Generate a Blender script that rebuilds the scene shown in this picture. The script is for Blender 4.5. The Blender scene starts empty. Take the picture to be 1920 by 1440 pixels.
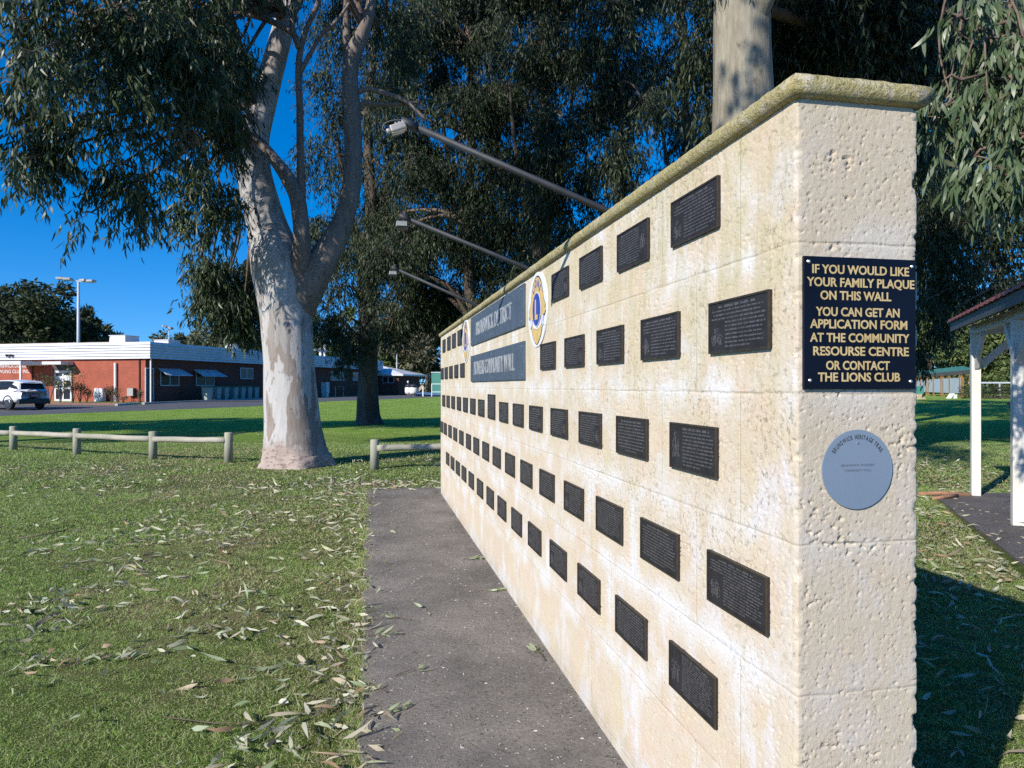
import bpy, math, random
import numpy as np
from mathutils import Vector, Matrix, noise as mnoise
R = math.radians
C = bpy.context.scene.collection
SC = bpy.context.scene

# ------------------------------------------------------------------ camera, sky, sun, exposure
F, HOR, EYE = 1331.0, 724.0, 1.45          # focal length in photo pixels, horizon row, eye height
cam_d = bpy.data.cameras.new('camera'); cam = bpy.data.objects.new('camera', cam_d); C.objects.link(cam)
cam.location = (0, 0, EYE); cam.rotation_euler = (R(90), 0, 0)
cam_d.sensor_width = 36; cam_d.lens = F / 1920 * 36; cam_d.shift_y = (HOR - 720) / 1920
cam_d.clip_start = .05; cam_d.clip_end = 3000
SC.camera = cam
SUN_AZ = (-.66, -.75); SUN_EL = 29.5
world = bpy.data.worlds.new('World'); SC.world = world; world.use_nodes = True
wn = world.node_tree.nodes; wl = world.node_tree.links
sky = wn.new('ShaderNodeTexSky'); sky.sky_type = 'NISHITA'; sky.sun_disc = False
sky.sun_elevation = R(SUN_EL); sky.sun_rotation = math.atan2(SUN_AZ[0], SUN_AZ[1])
sky.altitude = 0; sky.air_density = 1.0; sky.dust_density = 0.15; sky.ozone_density = 5.0
hs = wn.new('ShaderNodeHueSaturation'); hs.inputs['Saturation'].default_value = 1.38; hs.inputs['Hue'].default_value = .507
bg = wn['Background']; bg.inputs[1].default_value = .145
tcw = wn.new('ShaderNodeTexCoord'); mpw = wn.new('ShaderNodeMapping'); mpw.inputs['Location'].default_value = (0, 0, .10); mpw.inputs['Scale'].default_value = (1, 1, .95)
wl.new(tcw.outputs['Generated'], mpw.inputs[0]); wl.new(mpw.outputs[0], sky.inputs[0])       # a clear dry winter sky: hardly any pale band at the horizon
wl.new(sky.outputs[0], hs.inputs['Color']); wl.new(hs.outputs[0], bg.inputs[0])
sd = bpy.data.lights.new('sun', 'SUN'); sd.energy = 4.6; sd.angle = R(.5); sd.color = (1, .945, .85)
so = bpy.data.objects.new('sun', sd); C.objects.link(so); so.location = (-20, -20, 30)
S = Vector((SUN_AZ[0], SUN_AZ[1], math.tan(R(SUN_EL)))).normalized()
so.rotation_euler = S.to_track_quat('Z', 'Y').to_euler()
SC.view_settings.view_transform = 'Standard'; SC.view_settings.look = 'None'
SC.view_settings.exposure = .38; SC.view_settings.gamma = 1
try:
    SC.cycles.max_bounces = 5; SC.cycles.diffuse_bounces = 3; SC.cycles.glossy_bounces = 2
    SC.cycles.transmission_bounces = 3; SC.cycles.transparent_max_bounces = 4
    SC.cycles.use_adaptive_sampling = True; SC.cycles.adaptive_threshold = .02
    SC.cycles.use_denoising = False
except Exception: pass

rng = np.random.default_rng(7); rnd = random.Random(11)
def gz(x, y):                                # the land rises a little beyond the lawn
    return .35 * min(1, max(0, (y - 34) / 18))
def at(px, py, Y): return Vector(((px - 960) / F * Y, Y, EYE + (HOR - py) / F * Y))
def on_ground(px, Y): X = (px - 960) / F * Y; return (X, Y, gz(X, Y))

# ------------------------------------------------------------------ materials
def mat(name):
    m = bpy.data.materials.new(name); m.use_nodes = True
    return m, m.node_tree.nodes, m.node_tree.links, m.node_tree.nodes['Principled BSDF']
def nd(ns, t, **k):
    n = ns.new(t)
    for a, b in k.items():
        if a.startswith('i_'):
            key = a[2:]; n.inputs[int(key) if key.isdigit() else key.replace('_', ' ')].default_value = b
        else: setattr(n, a, b)
    return n
def c4(c): return (c[0], c[1], c[2], 1)
def ramp(ns, stops, interp='LINEAR'):
    r = ns.new('ShaderNodeValToRGB'); r.color_ramp.interpolation = interp
    e = r.color_ramp.elements
    while len(e) < len(stops): e.new(.5)
    for i, (p, c) in enumerate(stops): e[i].position = p; e[i].color = c4(c) if len(c) == 3 else c
    return r
def mixc(ns, ls, fac, a, b, blend='MIX'):
    m = ns.new('ShaderNodeMix'); m.data_type = 'RGBA'; m.blend_type = blend
    for s, v in ((0, fac), (6, a), (7, b)):
        if hasattr(v, 'is_output'): ls.new(v, m.inputs[s])
        else: m.inputs[s].default_value = v if s == 0 else c4(v)
    return m.outputs[2]
def math_(ns, ls, op, a, b=0.0, c=None, clamp=False):
    m = ns.new('ShaderNodeMath'); m.operation = op; m.use_clamp = clamp
    for i, v in enumerate((a, b, c)):
        if v is None: continue
        if hasattr(v, 'is_output'): ls.new(v, m.inputs[i])
        else: m.inputs[i].default_value = v
    return m.outputs[0]
def coords(ns, ls, scale=(1, 1, 1), kind='Object'):
    t = ns.new('ShaderNodeTexCoord'); mp = ns.new('ShaderNodeMapping'); mp.inputs['Scale'].default_value = scale
    ls.new(t.outputs[kind], mp.inputs[0]); return mp.outputs[0]
def noise(ns, ls, vec, scale, detail=4, rough=.6, dist=0):
    n = nd(ns, 'ShaderNodeTexNoise', i_Scale=scale, i_Detail=detail, i_Roughness=rough, i_Distortion=dist)
    ls.new(vec, n.inputs['Vector']); return n.outputs[0]
def pm(name, c1, c2=None, scale=6, rough=.6, bump=0, bscale=40, metal=0, spec=.5, stretch=(1, 1, 1), lo=.35, hi=.65, coat=0):
    m, ns, ls, p = mat(name)
    p.inputs['Roughness'].default_value = rough; p.inputs['Metallic'].default_value = metal
    p.inputs['Specular IOR Level'].default_value = spec; p.inputs['Coat Weight'].default_value = coat
    v = coords(ns, ls, stretch)
    if c2 is None: c2 = tuple(x * .8 for x in c1)
    r = ramp(ns, [(lo, c1), (hi, c2)]); ls.new(noise(ns, ls, v, scale), r.inputs[0]); ls.new(r.outputs[0], p.inputs['Base Color'])
    if bump:
        b = nd(ns, 'ShaderNodeBump', i_Strength=bump, i_Distance=.01); ls.new(noise(ns, ls, v, bscale, 3), b.inputs['Height'])
        ls.new(b.outputs[0], p.inputs['Normal'])
    return m

def mat_stone(name, cap=False):
    m, ns, ls, p = mat(name)
    p.inputs['Roughness'].default_value = .92; p.inputs['Specular IOR Level'].default_value = .2
    tc = ns.new('ShaderNodeTexCoord'); obj = tc.outputs['Object']
    sep = ns.new('ShaderNodeSeparateXYZ'); ls.new(obj, sep.inputs[0]); X, Y, Z = sep.outputs
    n_big = noise(ns, ls, obj, 2.3, 3); n_mid = noise(ns, ls, obj, 9, 5, .65); n_fine = noise(ns, ls, obj, 95, 4, .72)
    st = coords(ns, ls, (5, 5, 1.1)); streak = noise(ns, ls, st, 1.5, 7, .75, .6)
    # per-block tone: block grid .505 x .345 running bond
    zc = math_(ns, ls, 'DIVIDE', math_(ns, ls, 'SUBTRACT', Z, .053), .345); row = math_(ns, ls, 'FLOOR', zc)
    fz = math_(ns, ls, 'SUBTRACT', zc, row)
    odd = math_(ns, ls, 'MODULO', math_(ns, ls, 'ADD', row, 20), 2)
    u = math_(ns, ls, 'ADD', math_(ns, ls, 'DIVIDE', X, .505), math_(ns, ls, 'MULTIPLY', math_(ns, ls, 'ADD', odd, 0), .5))
    col = math_(ns, ls, 'FLOOR', u); fu = math_(ns, ls, 'SUBTRACT', u, col)
    cv = ns.new('ShaderNodeCombineXYZ'); ls.new(col, cv.inputs[0]); ls.new(row, cv.inputs[1])
    wnz = ns.new('ShaderNodeTexWhiteNoise'); wnz.noise_dimensions = '2D'; ls.new(cv.outputs[0], wnz.inputs[0])
    base = mixc(ns, ls, n_big, (.64, .55, .42), (.60, .485, .36))
    r1 = ramp(ns, [(.3, (.65, .575, .455)), (.7, (.58, .465, .34))]); ls.new(n_mid, r1.inputs[0])
    base = mixc(ns, ls, .55, base, r1.outputs[0])
    base = mixc(ns, ls, math_(ns, ls, 'MULTIPLY', wnz.outputs[0], .5), base, (.65, .555, .425))
    # hand-sized mottling: peach, straw, lavender-white
    for sc_, lo_, col_, k_ in ((5.5, .50, (.66, .48, .36), .45), (4.1, .52, (.64, .56, .37), .45), (6.3, .53, (.68, .66, .68), .7), (12, .56, (.55, .44, .33), .4)):
        rr_ = ramp(ns, [(lo_, (0, 0, 0)), (lo_ + .14, (1, 1, 1))]); mp_ = ns.new('ShaderNodeMapping'); mp_.inputs['Location'].default_value = (sc_ * 3, sc_, 1); mp_.inputs['Scale'].default_value = (1, 1, .7); ls.new(obj, mp_.inputs[0])
        ls.new(noise(ns, ls, mp_.outputs[0], sc_, 5, .65, .5), rr_.inputs[0]); base = mixc(ns, ls, math_(ns, ls, 'MULTIPLY', rr_.outputs[0], k_), base, col_)
    # distance to joints
    def edge(f, w):
        d = math_(ns, ls, 'MINIMUM', f, math_(ns, ls, 'SUBTRACT', 1, f))
        return math_(ns, ls, 'SUBTRACT', 1, math_(ns, ls, 'DIVIDE', d, w), clamp=True)
    wob = math_(ns, ls, 'MULTIPLY', math_(ns, ls, 'SUBTRACT', n_mid, .5), .06)
    fz2 = math_(ns, ls, 'ADD', fz, wob)
    onf = math_(ns, ls, 'GREATER_THAN', X, .02)
    jh = edge(fz2, .014); jv = math_(ns, ls, 'MULTIPLY', edge(math_(ns, ls, 'ADD', fu, math_(ns, ls, 'MULTIPLY', wob, .5)), .008), onf)
    eh = edge(fz2, .26); ev = math_(ns, ls, 'MULTIPLY', edge(fu, .16), onf)
    # pale lime bloom around the joints
    r_b = ramp(ns, [(.43, (0, 0, 0)), (.60, (1, 1, 1))]); ls.new(noise(ns, ls, obj, 3.6, 4, .6), r_b.inputs[0])
    bloom = math_(ns, ls, 'MULTIPLY', math_(ns, ls, 'MAXIMUM', eh, ev), r_b.outputs[0])
    base = mixc(ns, ls, math_(ns, ls, 'MULTIPLY', bloom, 1.0, clamp=True), base, (.72, .71, .70))
    # the end face is mixed darker
    endf = math_(ns, ls, 'LESS_THAN', X, .006)
    base = mixc(ns, ls, math_(ns, ls, 'MULTIPLY', endf, .65), base, (.50, .43, .335))
    # yellow-green algae running down from the coping and out of the vertical joints
    r_s = ramp(ns, [(.45, (0, 0, 0)), (.62, (1, 1, 1))]); ls.new(streak, r_s.inputs[0])
    hi = nd(ns, 'ShaderNodeMapRange', i_1=1.05, i_2=2.12, i_3=.08, i_4=.72); ls.new(Z, hi.inputs[0])
    alg = math_(ns, ls, 'MULTIPLY', r_s.outputs[0], hi.outputs[0])
    alg = math_(ns, ls, 'MULTIPLY', alg, math_(ns, ls, 'SUBTRACT', 1, math_(ns, ls, 'MULTIPLY', endf, .8)))
    base = mixc(ns, ls, alg, base, (.43, .385, .20))
    vs = math_(ns, ls, 'MULTIPLY', math_(ns, ls, 'MULTIPLY', ev, n_mid), math_(ns, ls, 'MULTIPLY', hi.outputs[0], 1.5))
    base = mixc(ns, ls, math_(ns, ls, 'MINIMUM', vs, .8), base, (.50, .43, .24))
    # rusty yellow run at mid height
    r_y = ramp(ns, [(.60, (0, 0, 0)), (.74, (1, 1, 1))]); ls.new(noise(ns, ls, coords(ns, ls, (3, 3, 1.1)), 1.9, 4), r_y.inputs[0])
    base = mixc(ns, ls, math_(ns, ls, 'MULTIPLY', r_y.outputs[0], .32), base, (.62, .47, .22))
    # dark lichen specks gathered in patches
    vsp = noise(ns, ls, coords(ns, ls, (1, 1, .75)), 58, 6, .8)
    r_v = ramp(ns, [(.53, (0, 0, 0)), (.60, (1, 1, 1))]); ls.new(vsp, r_v.inputs[0])
    r_m = ramp(ns, [(.40, (0, 0, 0)), (.58, (1, 1, 1))]); ls.new(noise(ns, ls, obj, 2.6, 3, .6), r_m.inputs[0])
    nearf = nd(ns, 'ShaderNodeMapRange', i_1=2.8, i_2=.3, i_3=.35, i_4=1.0); ls.new(X, nearf.inputs[0])
    hi2 = nd(ns, 'ShaderNodeMapRange', i_1=.35, i_2=1.2, i_3=.15, i_4=1.0); ls.new(Z, hi2.inputs[0])
    sp = math_(ns, ls, 'MULTIPLY', math_(ns, ls, 'MULTIPLY', r_v.outputs[0], r_m.outputs[0]), math_(ns, ls, 'MULTIPLY', nearf.outputs[0], hi2.outputs[0]))
    sp = math_(ns, ls, 'MULTIPLY', sp, math_(ns, ls, 'SUBTRACT', .8, math_(ns, ls, 'MULTIPLY', endf, .7)))
    base = mixc(ns, ls, sp, base, (.19, .165, .09))
    # darker and browner towards the foot
    ft = nd(ns, 'ShaderNodeMapRange', i_1=.02, i_2=.16, i_3=.6, i_4=0.0); ls.new(Z, ft.inputs[0])
    base = mixc(ns, ls, math_(ns, ls, 'MULTIPLY', ft.outputs[0], n_mid), base, (.25, .22, .14))
    jn = math_(ns, ls, 'MULTIPLY', math_(ns, ls, 'MAXIMUM', jh, jv), math_(ns, ls, 'MULTIPLY', n_mid, 0.0 if cap else 1.0), clamp=True)
    base = mixc(ns, ls, math_(ns, ls, 'MULTIPLY', jn, .6), base, (.44, .36, .24))
    # pits
    pv = noise(ns, ls, coords(ns, ls, (1, 1, 1.35)), 38, 6, .66, .4)
    r_p = ramp(ns, [(.30, (0, 0, 0)), (.38, (1, 1, 1))]); ls.new(pv, r_p.inputs[0])
    base = mixc(ns, ls, math_(ns, ls, 'MULTIPLY', math_(ns, ls, 'SUBTRACT', 1, r_p.outputs[0]), .28), base, (.42, .34, .24))
    if cap:
        rl = ramp(ns, [(.36, (.42, .36, .26)), (.5, (.36, .31, .11)), (.62, (.50, .44, .30)), (.75, (.60, .56, .47))]); ls.new(noise(ns, ls, obj, 17, 6, .75), rl.inputs[0])
        base = mixc(ns, ls, .9, base, rl.outputs[0])
        rk = ramp(ns, [(.56, (0, 0, 0)), (.63, (1, 1, 1))]); ls.new(noise(ns, ls, obj, 95, 3, .7), rk.inputs[0])
        base = mixc(ns, ls, math_(ns, ls, 'MULTIPLY', rk.outputs[0], .6), base, (.16, .14, .07))
    ls.new(base, p.inputs['Base Color'])
    h = math_(ns, ls, 'ADD', math_(ns, ls, 'MULTIPLY', r_p.outputs[0], 1.0), math_(ns, ls, 'MULTIPLY', n_fine, 1.0))
    h = math_(ns, ls, 'SUBTRACT', h, math_(ns, ls, 'MULTIPLY', jn, 1.2))
    b = nd(ns, 'ShaderNodeBump', i_Strength=.6 if not cap else 1.0, i_Distance=.0034 if not cap else .008); ls.new(h, b.inputs['Height']); ls.new(b.outputs[0], p.inputs['Normal'])
    return m

def mat_bark(name, pale, brown, grey, thr=.5, pinkfoot=False):
    m, ns, ls, p = mat(name)
    p.inputs['Roughness'].default_value = .85; p.inputs['Specular IOR Level'].default_value = .2
    tc = ns.new('ShaderNodeTexCoord'); obj = tc.outputs['Object']; sep = ns.new('ShaderNodeSeparateXYZ'); ls.new(obj, sep.inputs[0]); Z = sep.outputs[2]
    v = coords(ns, ls, (1, 1, .32)); n1 = noise(ns, ls, v, 2.6, 5, .55, .3); n2 = noise(ns, ls, coords(ns, ls, (1, 1, .15)), 14, 5, .7)
    r1 = ramp(ns, [(thr - .012, pale), (thr + .012, brown), (thr + .10, brown), (thr + .12, grey)]); ls.new(n1, r1.inputs[0])
    r2 = ramp(ns, [(.3, tuple(x * .72 for x in grey)), (.7, tuple(min(1, x * 1.1) for x in pale))]); ls.new(n2, r2.inputs[0])
    upz = nd(ns, 'ShaderNodeMapRange', i_1=2.0, i_2=3.0, i_3=.25, i_4=.75); ls.new(Z, upz.inputs[0])
    base = mixc(ns, ls, upz.outputs[0], r1.outputs[0], r2.outputs[0])
    if pinkfoot:
        fo = nd(ns, 'ShaderNodeMapRange', i_1=.30, i_2=.5, i_3=1.0, i_4=0.0); zz = math_(ns, ls, 'ADD', Z, math_(ns, ls, 'MULTIPLY', math_(ns, ls, 'SUBTRACT', n1, .5), 1.0)); ls.new(zz, fo.inputs[0])
        rf = ramp(ns, [(.38, (.22, .155, .125)), (.5, (.43, .35, .31)), (.65, (.33, .275, .235))]); ls.new(noise(ns, ls, coords(ns, ls, (1, 1, 3)), 9, 5, .7), rf.inputs[0])
        base = mixc(ns, ls, fo.outputs[0], base, rf.outputs[0])
    rs = ramp(ns, [(.64, (0, 0, 0)), (.68, (1, 1, 1))]); ls.new(noise(ns, ls, coords(ns, ls, (1, 1, .5)), 11, 2), rs.inputs[0])
    base = mixc(ns, ls, math_(ns, ls, 'MULTIPLY', rs.outputs[0], .5), base, tuple(x * .55 for x in brown))
    ls.new(base, p.inputs['Base Color'])
    b = nd(ns, 'ShaderNodeBump', i_Strength=.6, i_Distance=.02); ls.new(math_(ns, ls, 'ADD', n2, math_(ns, ls, 'MULTIPLY', n1, .6)), b.inputs['Height']); ls.new(b.outputs[0], p.inputs['Normal'])
    return m

def mat_leaf(name, cols, rough=.42, spec=.45, trans=.18):
    m, ns, ls, p = mat(name)
    g = ns.new('ShaderNodeNewGeometry'); r = ramp(ns, [(i / max(1, len(cols) - 1), c) for i, c in enumerate(cols)])
    ls.new(g.outputs['Random Per Island'], r.inputs[0]); ls.new(r.outputs[0], p.inputs['Base Color'])
    p.inputs['Roughness'].default_value = rough; p.inputs['Specular IOR Level'].default_value = spec
    if trans:
        t = ns.new('ShaderNodeBsdfTranslucent'); ls.new(r.outputs[0], t.inputs[0]); mx = ns.new('ShaderNodeMixShader'); mx.inputs[0].default_value = trans
        ls.new(p.outputs[0], mx.inputs[1]); ls.new(t.outputs[0], mx.inputs[2]); ls.new(mx.outputs[0], ns['Material Output'].inputs[0])
    return m

def mat_ground():
    m, ns, ls, p = mat('lawn')
    p.inputs['Roughness'].default_value = .95; p.inputs['Specular IOR Level'].default_value = .1
    obj = coords(ns, ls); n1 = noise(ns, ls, obj, .55, 5, .65); n2 = noise(ns, ls, obj, 3.2, 5, .7); n3 = noise(ns, ls, obj, 45, 4, .75)
    sep = ns.new('ShaderNodeSeparateXYZ'); ls.new(obj, sep.inputs[0]); Y = sep.outputs[1]
    g = ramp(ns, [(.30, (.08, .12, .025)), (.55, (.12, .15, .045)), (.75, (.2, .185, .09))]); ls.new(n2, g.inputs[0])
    dry = ramp(ns, [(.50, (0, 0, 0)), (.66, (1, 1, 1))]); ls.new(n1, dry.inputs[0])
    base = mixc(ns, ls, math_(ns, ls, 'MULTIPLY', dry.outputs[0], .75), g.outputs[0], (.30, .22, .14))
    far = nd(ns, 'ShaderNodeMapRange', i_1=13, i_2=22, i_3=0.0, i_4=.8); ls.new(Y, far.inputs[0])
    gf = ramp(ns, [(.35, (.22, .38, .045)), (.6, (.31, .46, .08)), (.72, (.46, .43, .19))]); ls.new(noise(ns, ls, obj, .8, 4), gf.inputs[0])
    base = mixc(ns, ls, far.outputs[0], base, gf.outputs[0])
    fine = ramp(ns, [(.3, (.5, .5, .5)), (.7, (1.3, 1.3, 1.25))]); ls.new(n3, fine.inputs[0])
    base = mixc(ns, ls, .8, base, fine.outputs[0], 'MULTIPLY')
    ls.new(base, p.inputs['Base Color'])
    b = nd(ns, 'ShaderNodeBump', i_Strength=.8, i_Distance=.03); ls.new(math_(ns, ls, 'ADD', n3, noise(ns, ls, obj, 110, 2)), b.inputs['Height']); ls.new(b.outputs[0], p.inputs['Normal'])
    return m

def mat_concrete(name, c1, c2, speck):
    m, ns, ls, p = mat(name); p.inputs['Roughness'].default_value = .9; p.inputs['Specular IOR Level'].default_value = .25
    obj = coords(ns, ls); n1 = noise(ns, ls, obj, 1.6, 5, .65); n2 = noise(ns, ls, obj, 70, 4, .75)
    r = ramp(ns, [(.35, c1), (.68, c2)]); ls.new(n1, r.inputs[0])
    f = ramp(ns, [(.3, (.6, .6, .6)), (.7, (1.3, 1.3, 1.3))]); ls.new(n2, f.inputs[0])
    base = mixc(ns, ls, .85, r.outputs[0], f.outputs[0], 'MULTIPLY')
    vo = nd(ns, 'ShaderNodeTexVoronoi', i_Scale=46.0); ls.new(obj, vo.inputs['Vector'])
    d = math_(ns, ls, 'LESS_THAN', vo.outputs['Distance'], .16); pick = ns.new('ShaderNodeSeparateColor'); ls.new(vo.outputs['Color'], pick.inputs[0])
    base = mixc(ns, ls, math_(ns, ls, 'MULTIPLY', d, math_(ns, ls, 'GREATER_THAN', pick.outputs[0], .55)), base, (.05, .042, .035))
    base = mixc(ns, ls, math_(ns, ls, 'MULTIPLY', d, math_(ns, ls, 'LESS_THAN', pick.outputs[0], speck)), base, (.62, .60, .55))
    v2 = nd(ns, 'ShaderNodeTexVoronoi', i_Scale=15.0); ls.new(obj, v2.inputs['Vector']); p2 = ns.new('ShaderNodeSeparateColor'); ls.new(v2.outputs['Color'], p2.inputs[0])
    base = mixc(ns, ls, math_(ns, ls, 'MULTIPLY', math_(ns, ls, 'LESS_THAN', v2.outputs['Distance'], math_(ns, ls, 'MULTIPLY', n2, .22)), math_(ns, ls, 'LESS_THAN', p2.outputs[1], speck * 1.5)), base, (.66, .65, .62))
    ls.new(base, p.inputs['Base Color'])
    b = nd(ns, 'ShaderNodeBump', i_Strength=1.0, i_Distance=.007); ls.new(n2, b.inputs['Height']); ls.new(b.outputs[0], p.inputs['Normal'])
    return m

def mat_brick(name, c1, c2, mortar):
    m, ns, ls, p = mat(name); p.inputs['Roughness'].default_value = .9; p.inputs['Specular IOR Level'].default_value = .2
    tc = ns.new('ShaderNodeTexCoord'); sep = ns.new('ShaderNodeSeparateXYZ'); ls.new(tc.outputs['Object'], sep.inputs[0])
    cv = ns.new('ShaderNodeCombineXYZ'); ls.new(math_(ns, ls, 'ADD', sep.outputs[0], sep.outputs[1]), cv.inputs[0]); ls.new(sep.outputs[2], cv.inputs[1])
    br = nd(ns, 'ShaderNodeTexBrick', i_Scale=1.0, i_Brick_Width=.24, i_Row_Height=.086, i_Mortar_Size=.006, i_Color1=c4(c1), i_Color2=c4(c2), i_Mortar=c4(mortar), i_Bias=0.0)
    ls.new(cv.outputs[0], br.inputs['Vector'])
    n = ramp(ns, [(.3, (.8, .8, .8)), (.7, (1.12, 1.1, 1.08))]); ls.new(noise(ns, ls, tc.outputs['Object'], .8, 4), n.inputs[0])
    ls.new(mixc(ns, ls, .8, br.outputs[0], n.outputs[0], 'MULTIPLY'), p.inputs['Base Color'])
    b = nd(ns, 'ShaderNodeBump', i_Strength=.5, i_Distance=.01); b.invert = True; ls.new(br.outputs['Fac'], b.inputs['Height']); ls.new(b.outputs[0], p.inputs['Normal'])
    return m

M = {}
M['stone'] = mat_stone('limestone'); M['cap'] = mat_stone('lichened_coping', True)
M['bronze'] = pm('dark_bronze', (.045, .042, .045), (.030, .027, .027), 14, .46, .3, 220, .35)
M['bronze_rim'] = pm('bronze_rim', (.085, .068, .05), (.05, .042, .035), 30, .42, .2, 200, .5)
M['bronze_text'] = pm('worn_bronze_text', (.20, .19, .20), (.12, .115, .12), 60, .38, 0, 60, .45)
M['navy'] = pm('navy_enamel', (.004, .005, .014), (.003, .003, .008), 5, .38, 0, 40, 0, .3)
M['gold'] = pm('gold_lettering', (.60, .46, .22), (.52, .38, .17), 20, .5)
M['steel'] = pm('screw_steel', (.7, .7, .7), (.55, .55, .55), 40, .3, 0, 40, .9)
M['slate'] = pm('slate_blue_board', (.075, .105, .145), (.06, .085, .12), 9, .5, .1, 80)
M['silver'] = pm('silver_letters', (.60, .61, .61), (.16, .18, .2), 2.2, .32, 0, 40, .5, lo=.58, hi=.72)  # bright and dull patches painted in for partly glinting letters
M['disc'] = pm('blue_grey_disc', (.20, .255, .33), (.18, .235, .31), 3, .5, 0, 40)
M['ink'] = pm('black_print', (.02, .02, .025), (.03, .03, .035), 20, .6)
M['grey_ink'] = pm('grey_print', (.09, .115, .15), (.11, .13, .17), 20, .6)
M['white_enamel'] = pm('white_enamel', (.80, .80, .80), (.72, .73, .74), 8, .4)
M['emblem_gold'] = pm('emblem_gold', (.66, .47, .17), (.58, .40, .14), 12, .5)
M['emblem_blue'] = pm('emblem_blue', (.03, .07, .36), (.025, .06, .30), 12, .45)
M['emblem_dark'] = pm('emblem_outline', (.03, .035, .10), (.04, .04, .09), 12, .5)
M['emblem_pale'] = pm('emblem_mane', (.62, .63, .74), (.55, .56, .68), 12, .5)
M['galv'] = pm('shade_dark_galvanised_steel', (.04, .043, .05), (.026, .029, .034), 18, .6, .1, 60, .2)  # steel darkened in colour to carry foliage shade on the arms
M['lamp_body'] = pm('pale_lamp_housing', (.42, .38, .35), (.34, .31, .29), 15, .5, 0, 40, .3)
M['lamp_body2'] = pm('grey_lamp_housing', (.06, .066, .08), (.045, .05, .06), 15, .45, 0, 40, .4)
M['lens'] = pm('lamp_glass', (.32, .33, .29), (.26, .27, .24), 10, .15)
M['cable'] = pm('grey_cable', (.12, .13, .13), (.08, .085, .09), 20, .5)
M['bark'] = mat_bark('gum_bark', (.49, .47, .455), (.235, .185, .15), (.30, .275, .255), .525, True)
M['limb'] = mat_bark('smooth_limb_bark', (.25, .21, .19), (.17, .125, .10), (.20, .17, .15), .5)  # limb bark darkened in colour to carry the crown's shade
M['bark_dark'] = mat_bark('dark_gum_bark', (.115, .095, .078), (.065, .05, .04), (.09, .072, .06), .5)  # dark bark tone of the gums and distant trees
M['bark_pale'] = mat_bark('pale_gum_bark', (.34, .305, .235), (.15, .125, .08), (.24, .21, .165), .49)
M['twig'] = pm('twig', (.17, .115, .085), (.10, .07, .055), 9, .8)
M['leaf'] = mat_leaf('gum_leaf', [(.02, .034, .014), (.04, .064, .026), (.07, .10, .048), (.06, .085, .025), (.14, .155, .10)], .42, .3)
M['leaf_dark'] = mat_leaf('dark_gum_leaf', [(.009, .016, .008), (.017, .028, .012), (.032, .05, .024), (.055, .075, .036), (.12, .135, .085)], .45, .2, .15)  # leaves darkened for crown shade; last tone stands for sunlit highlights
M['leaf_near'] = mat_leaf('near_gum_leaf', [(.065, .10, .04), (.095, .14, .06), (.125, .17, .085), (.17, .19, .12)], .4, .4)
M['leaf_dry'] = mat_leaf('dry_gum_leaf', [(.36, .25, .16), (.28, .19, .10), (.42, .32, .24)], .6, .3)
M['bud'] = pm('gum_buds', (.32, .30, .08), (.22, .24, .06), 20, .7)
M['far_a'] = mat_leaf('far_foliage', [(.028, .038, .018), (.045, .06, .028), (.075, .09, .04), (.055, .06, .035)], .7, .2, .1)
M['far_b'] = mat_leaf('far_pale_foliage', [(.07, .09, .045), (.11, .125, .065), (.15, .16, .09), (.10, .10, .06)], .7, .2, .1)
M['far_c'] = mat_leaf('far_grey_foliage', [(.10, .085, .06), (.15, .125, .09), (.18, .16, .10), (.09, .10, .05)], .7, .2, .1)
M['far_d'] = mat_leaf('far_fresh_foliage', [(.06, .09, .03), (.09, .13, .04), (.14, .17, .06), (.10, .12, .05)], .7, .2, .1)
M['lawn'] = mat_ground()
M['blade'] = mat_leaf('grass_blade', [(.20, .34, .06), (.30, .46, .09), (.38, .48, .16), (.50, .51, .27), (.25, .45, .07), (.54, .52, .33)], .6, .25, .4)
M['blade_dry'] = mat_leaf('dry_grass_blade', [(.50, .43, .28), (.42, .37, .21), (.28, .31, .12), (.54, .43, .30)], .7, .2, .2)
M['litter'] = mat_leaf('fallen_leaf', [(.40, .40, .27), (.52, .50, .38), (.30, .31, .21), (.58, .55, .44), (.46, .43, .28), (.33, .20, .12), (.50, .47, .34), (.22, .18, .13), (.42, .36, .26)], .55, .35, .1)
M['litter_green'] = mat_leaf('fallen_green_leaf', [(.20, .27, .12), (.36, .40, .27), (.28, .34, .18), (.42, .42, .26)], .5, .35, .1)
M['crumb'] = mat_leaf('bark_crumbs', [(.05, .038, .03), (.09, .065, .05), (.035, .03, .027), (.16, .11, .07)], .8, .2, .05)
M['path'] = mat_concrete('worn_concrete', (.155, .143, .13), (.275, .246, .218), .2)
M['slab'] = mat_concrete('dark_slab', (.10, .092, .09), (.16, .145, .14), .08)
M['asphalt'] = pm('asphalt', (.075, .078, .085), (.10, .10, .105), .5, .9, .4, 60)
M['gravel'] = pm('red_gravel', (.30, .14, .10), (.40, .22, .17), 7, .95, .8, 20)
M['kerb'] = pm('pale_concrete', (.42, .41, .40), (.34, .33, .32), 2, .9)
M['timber'] = pm('weathered_pine', (.36, .345, .275), (.26, .265, .20), 5, .85, .5, 40, stretch=(1, 1, .25))
M['timber_rail'] = pm('weathered_pine_rail', (.43, .385, .315), (.30, .29, .23), 6, .85, .5, 40, stretch=(.25, 1, 1))
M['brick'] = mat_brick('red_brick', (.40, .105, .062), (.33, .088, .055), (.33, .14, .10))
M['brick_dark'] = mat_brick('shade_dark_brick', (.17, .06, .045), (.12, .05, .04), (.15, .09, .075))  # red brick with the side wall's shade mixed into its colour
M['fascia'] = pm('white_cladding', (.66, .66, .67), (.56, .56, .58), .6, .5)
M['fascia_rust'] = pm('roof_edge', (.45, .30, .2), (.62, .58, .55), 1.2, .7)
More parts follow.
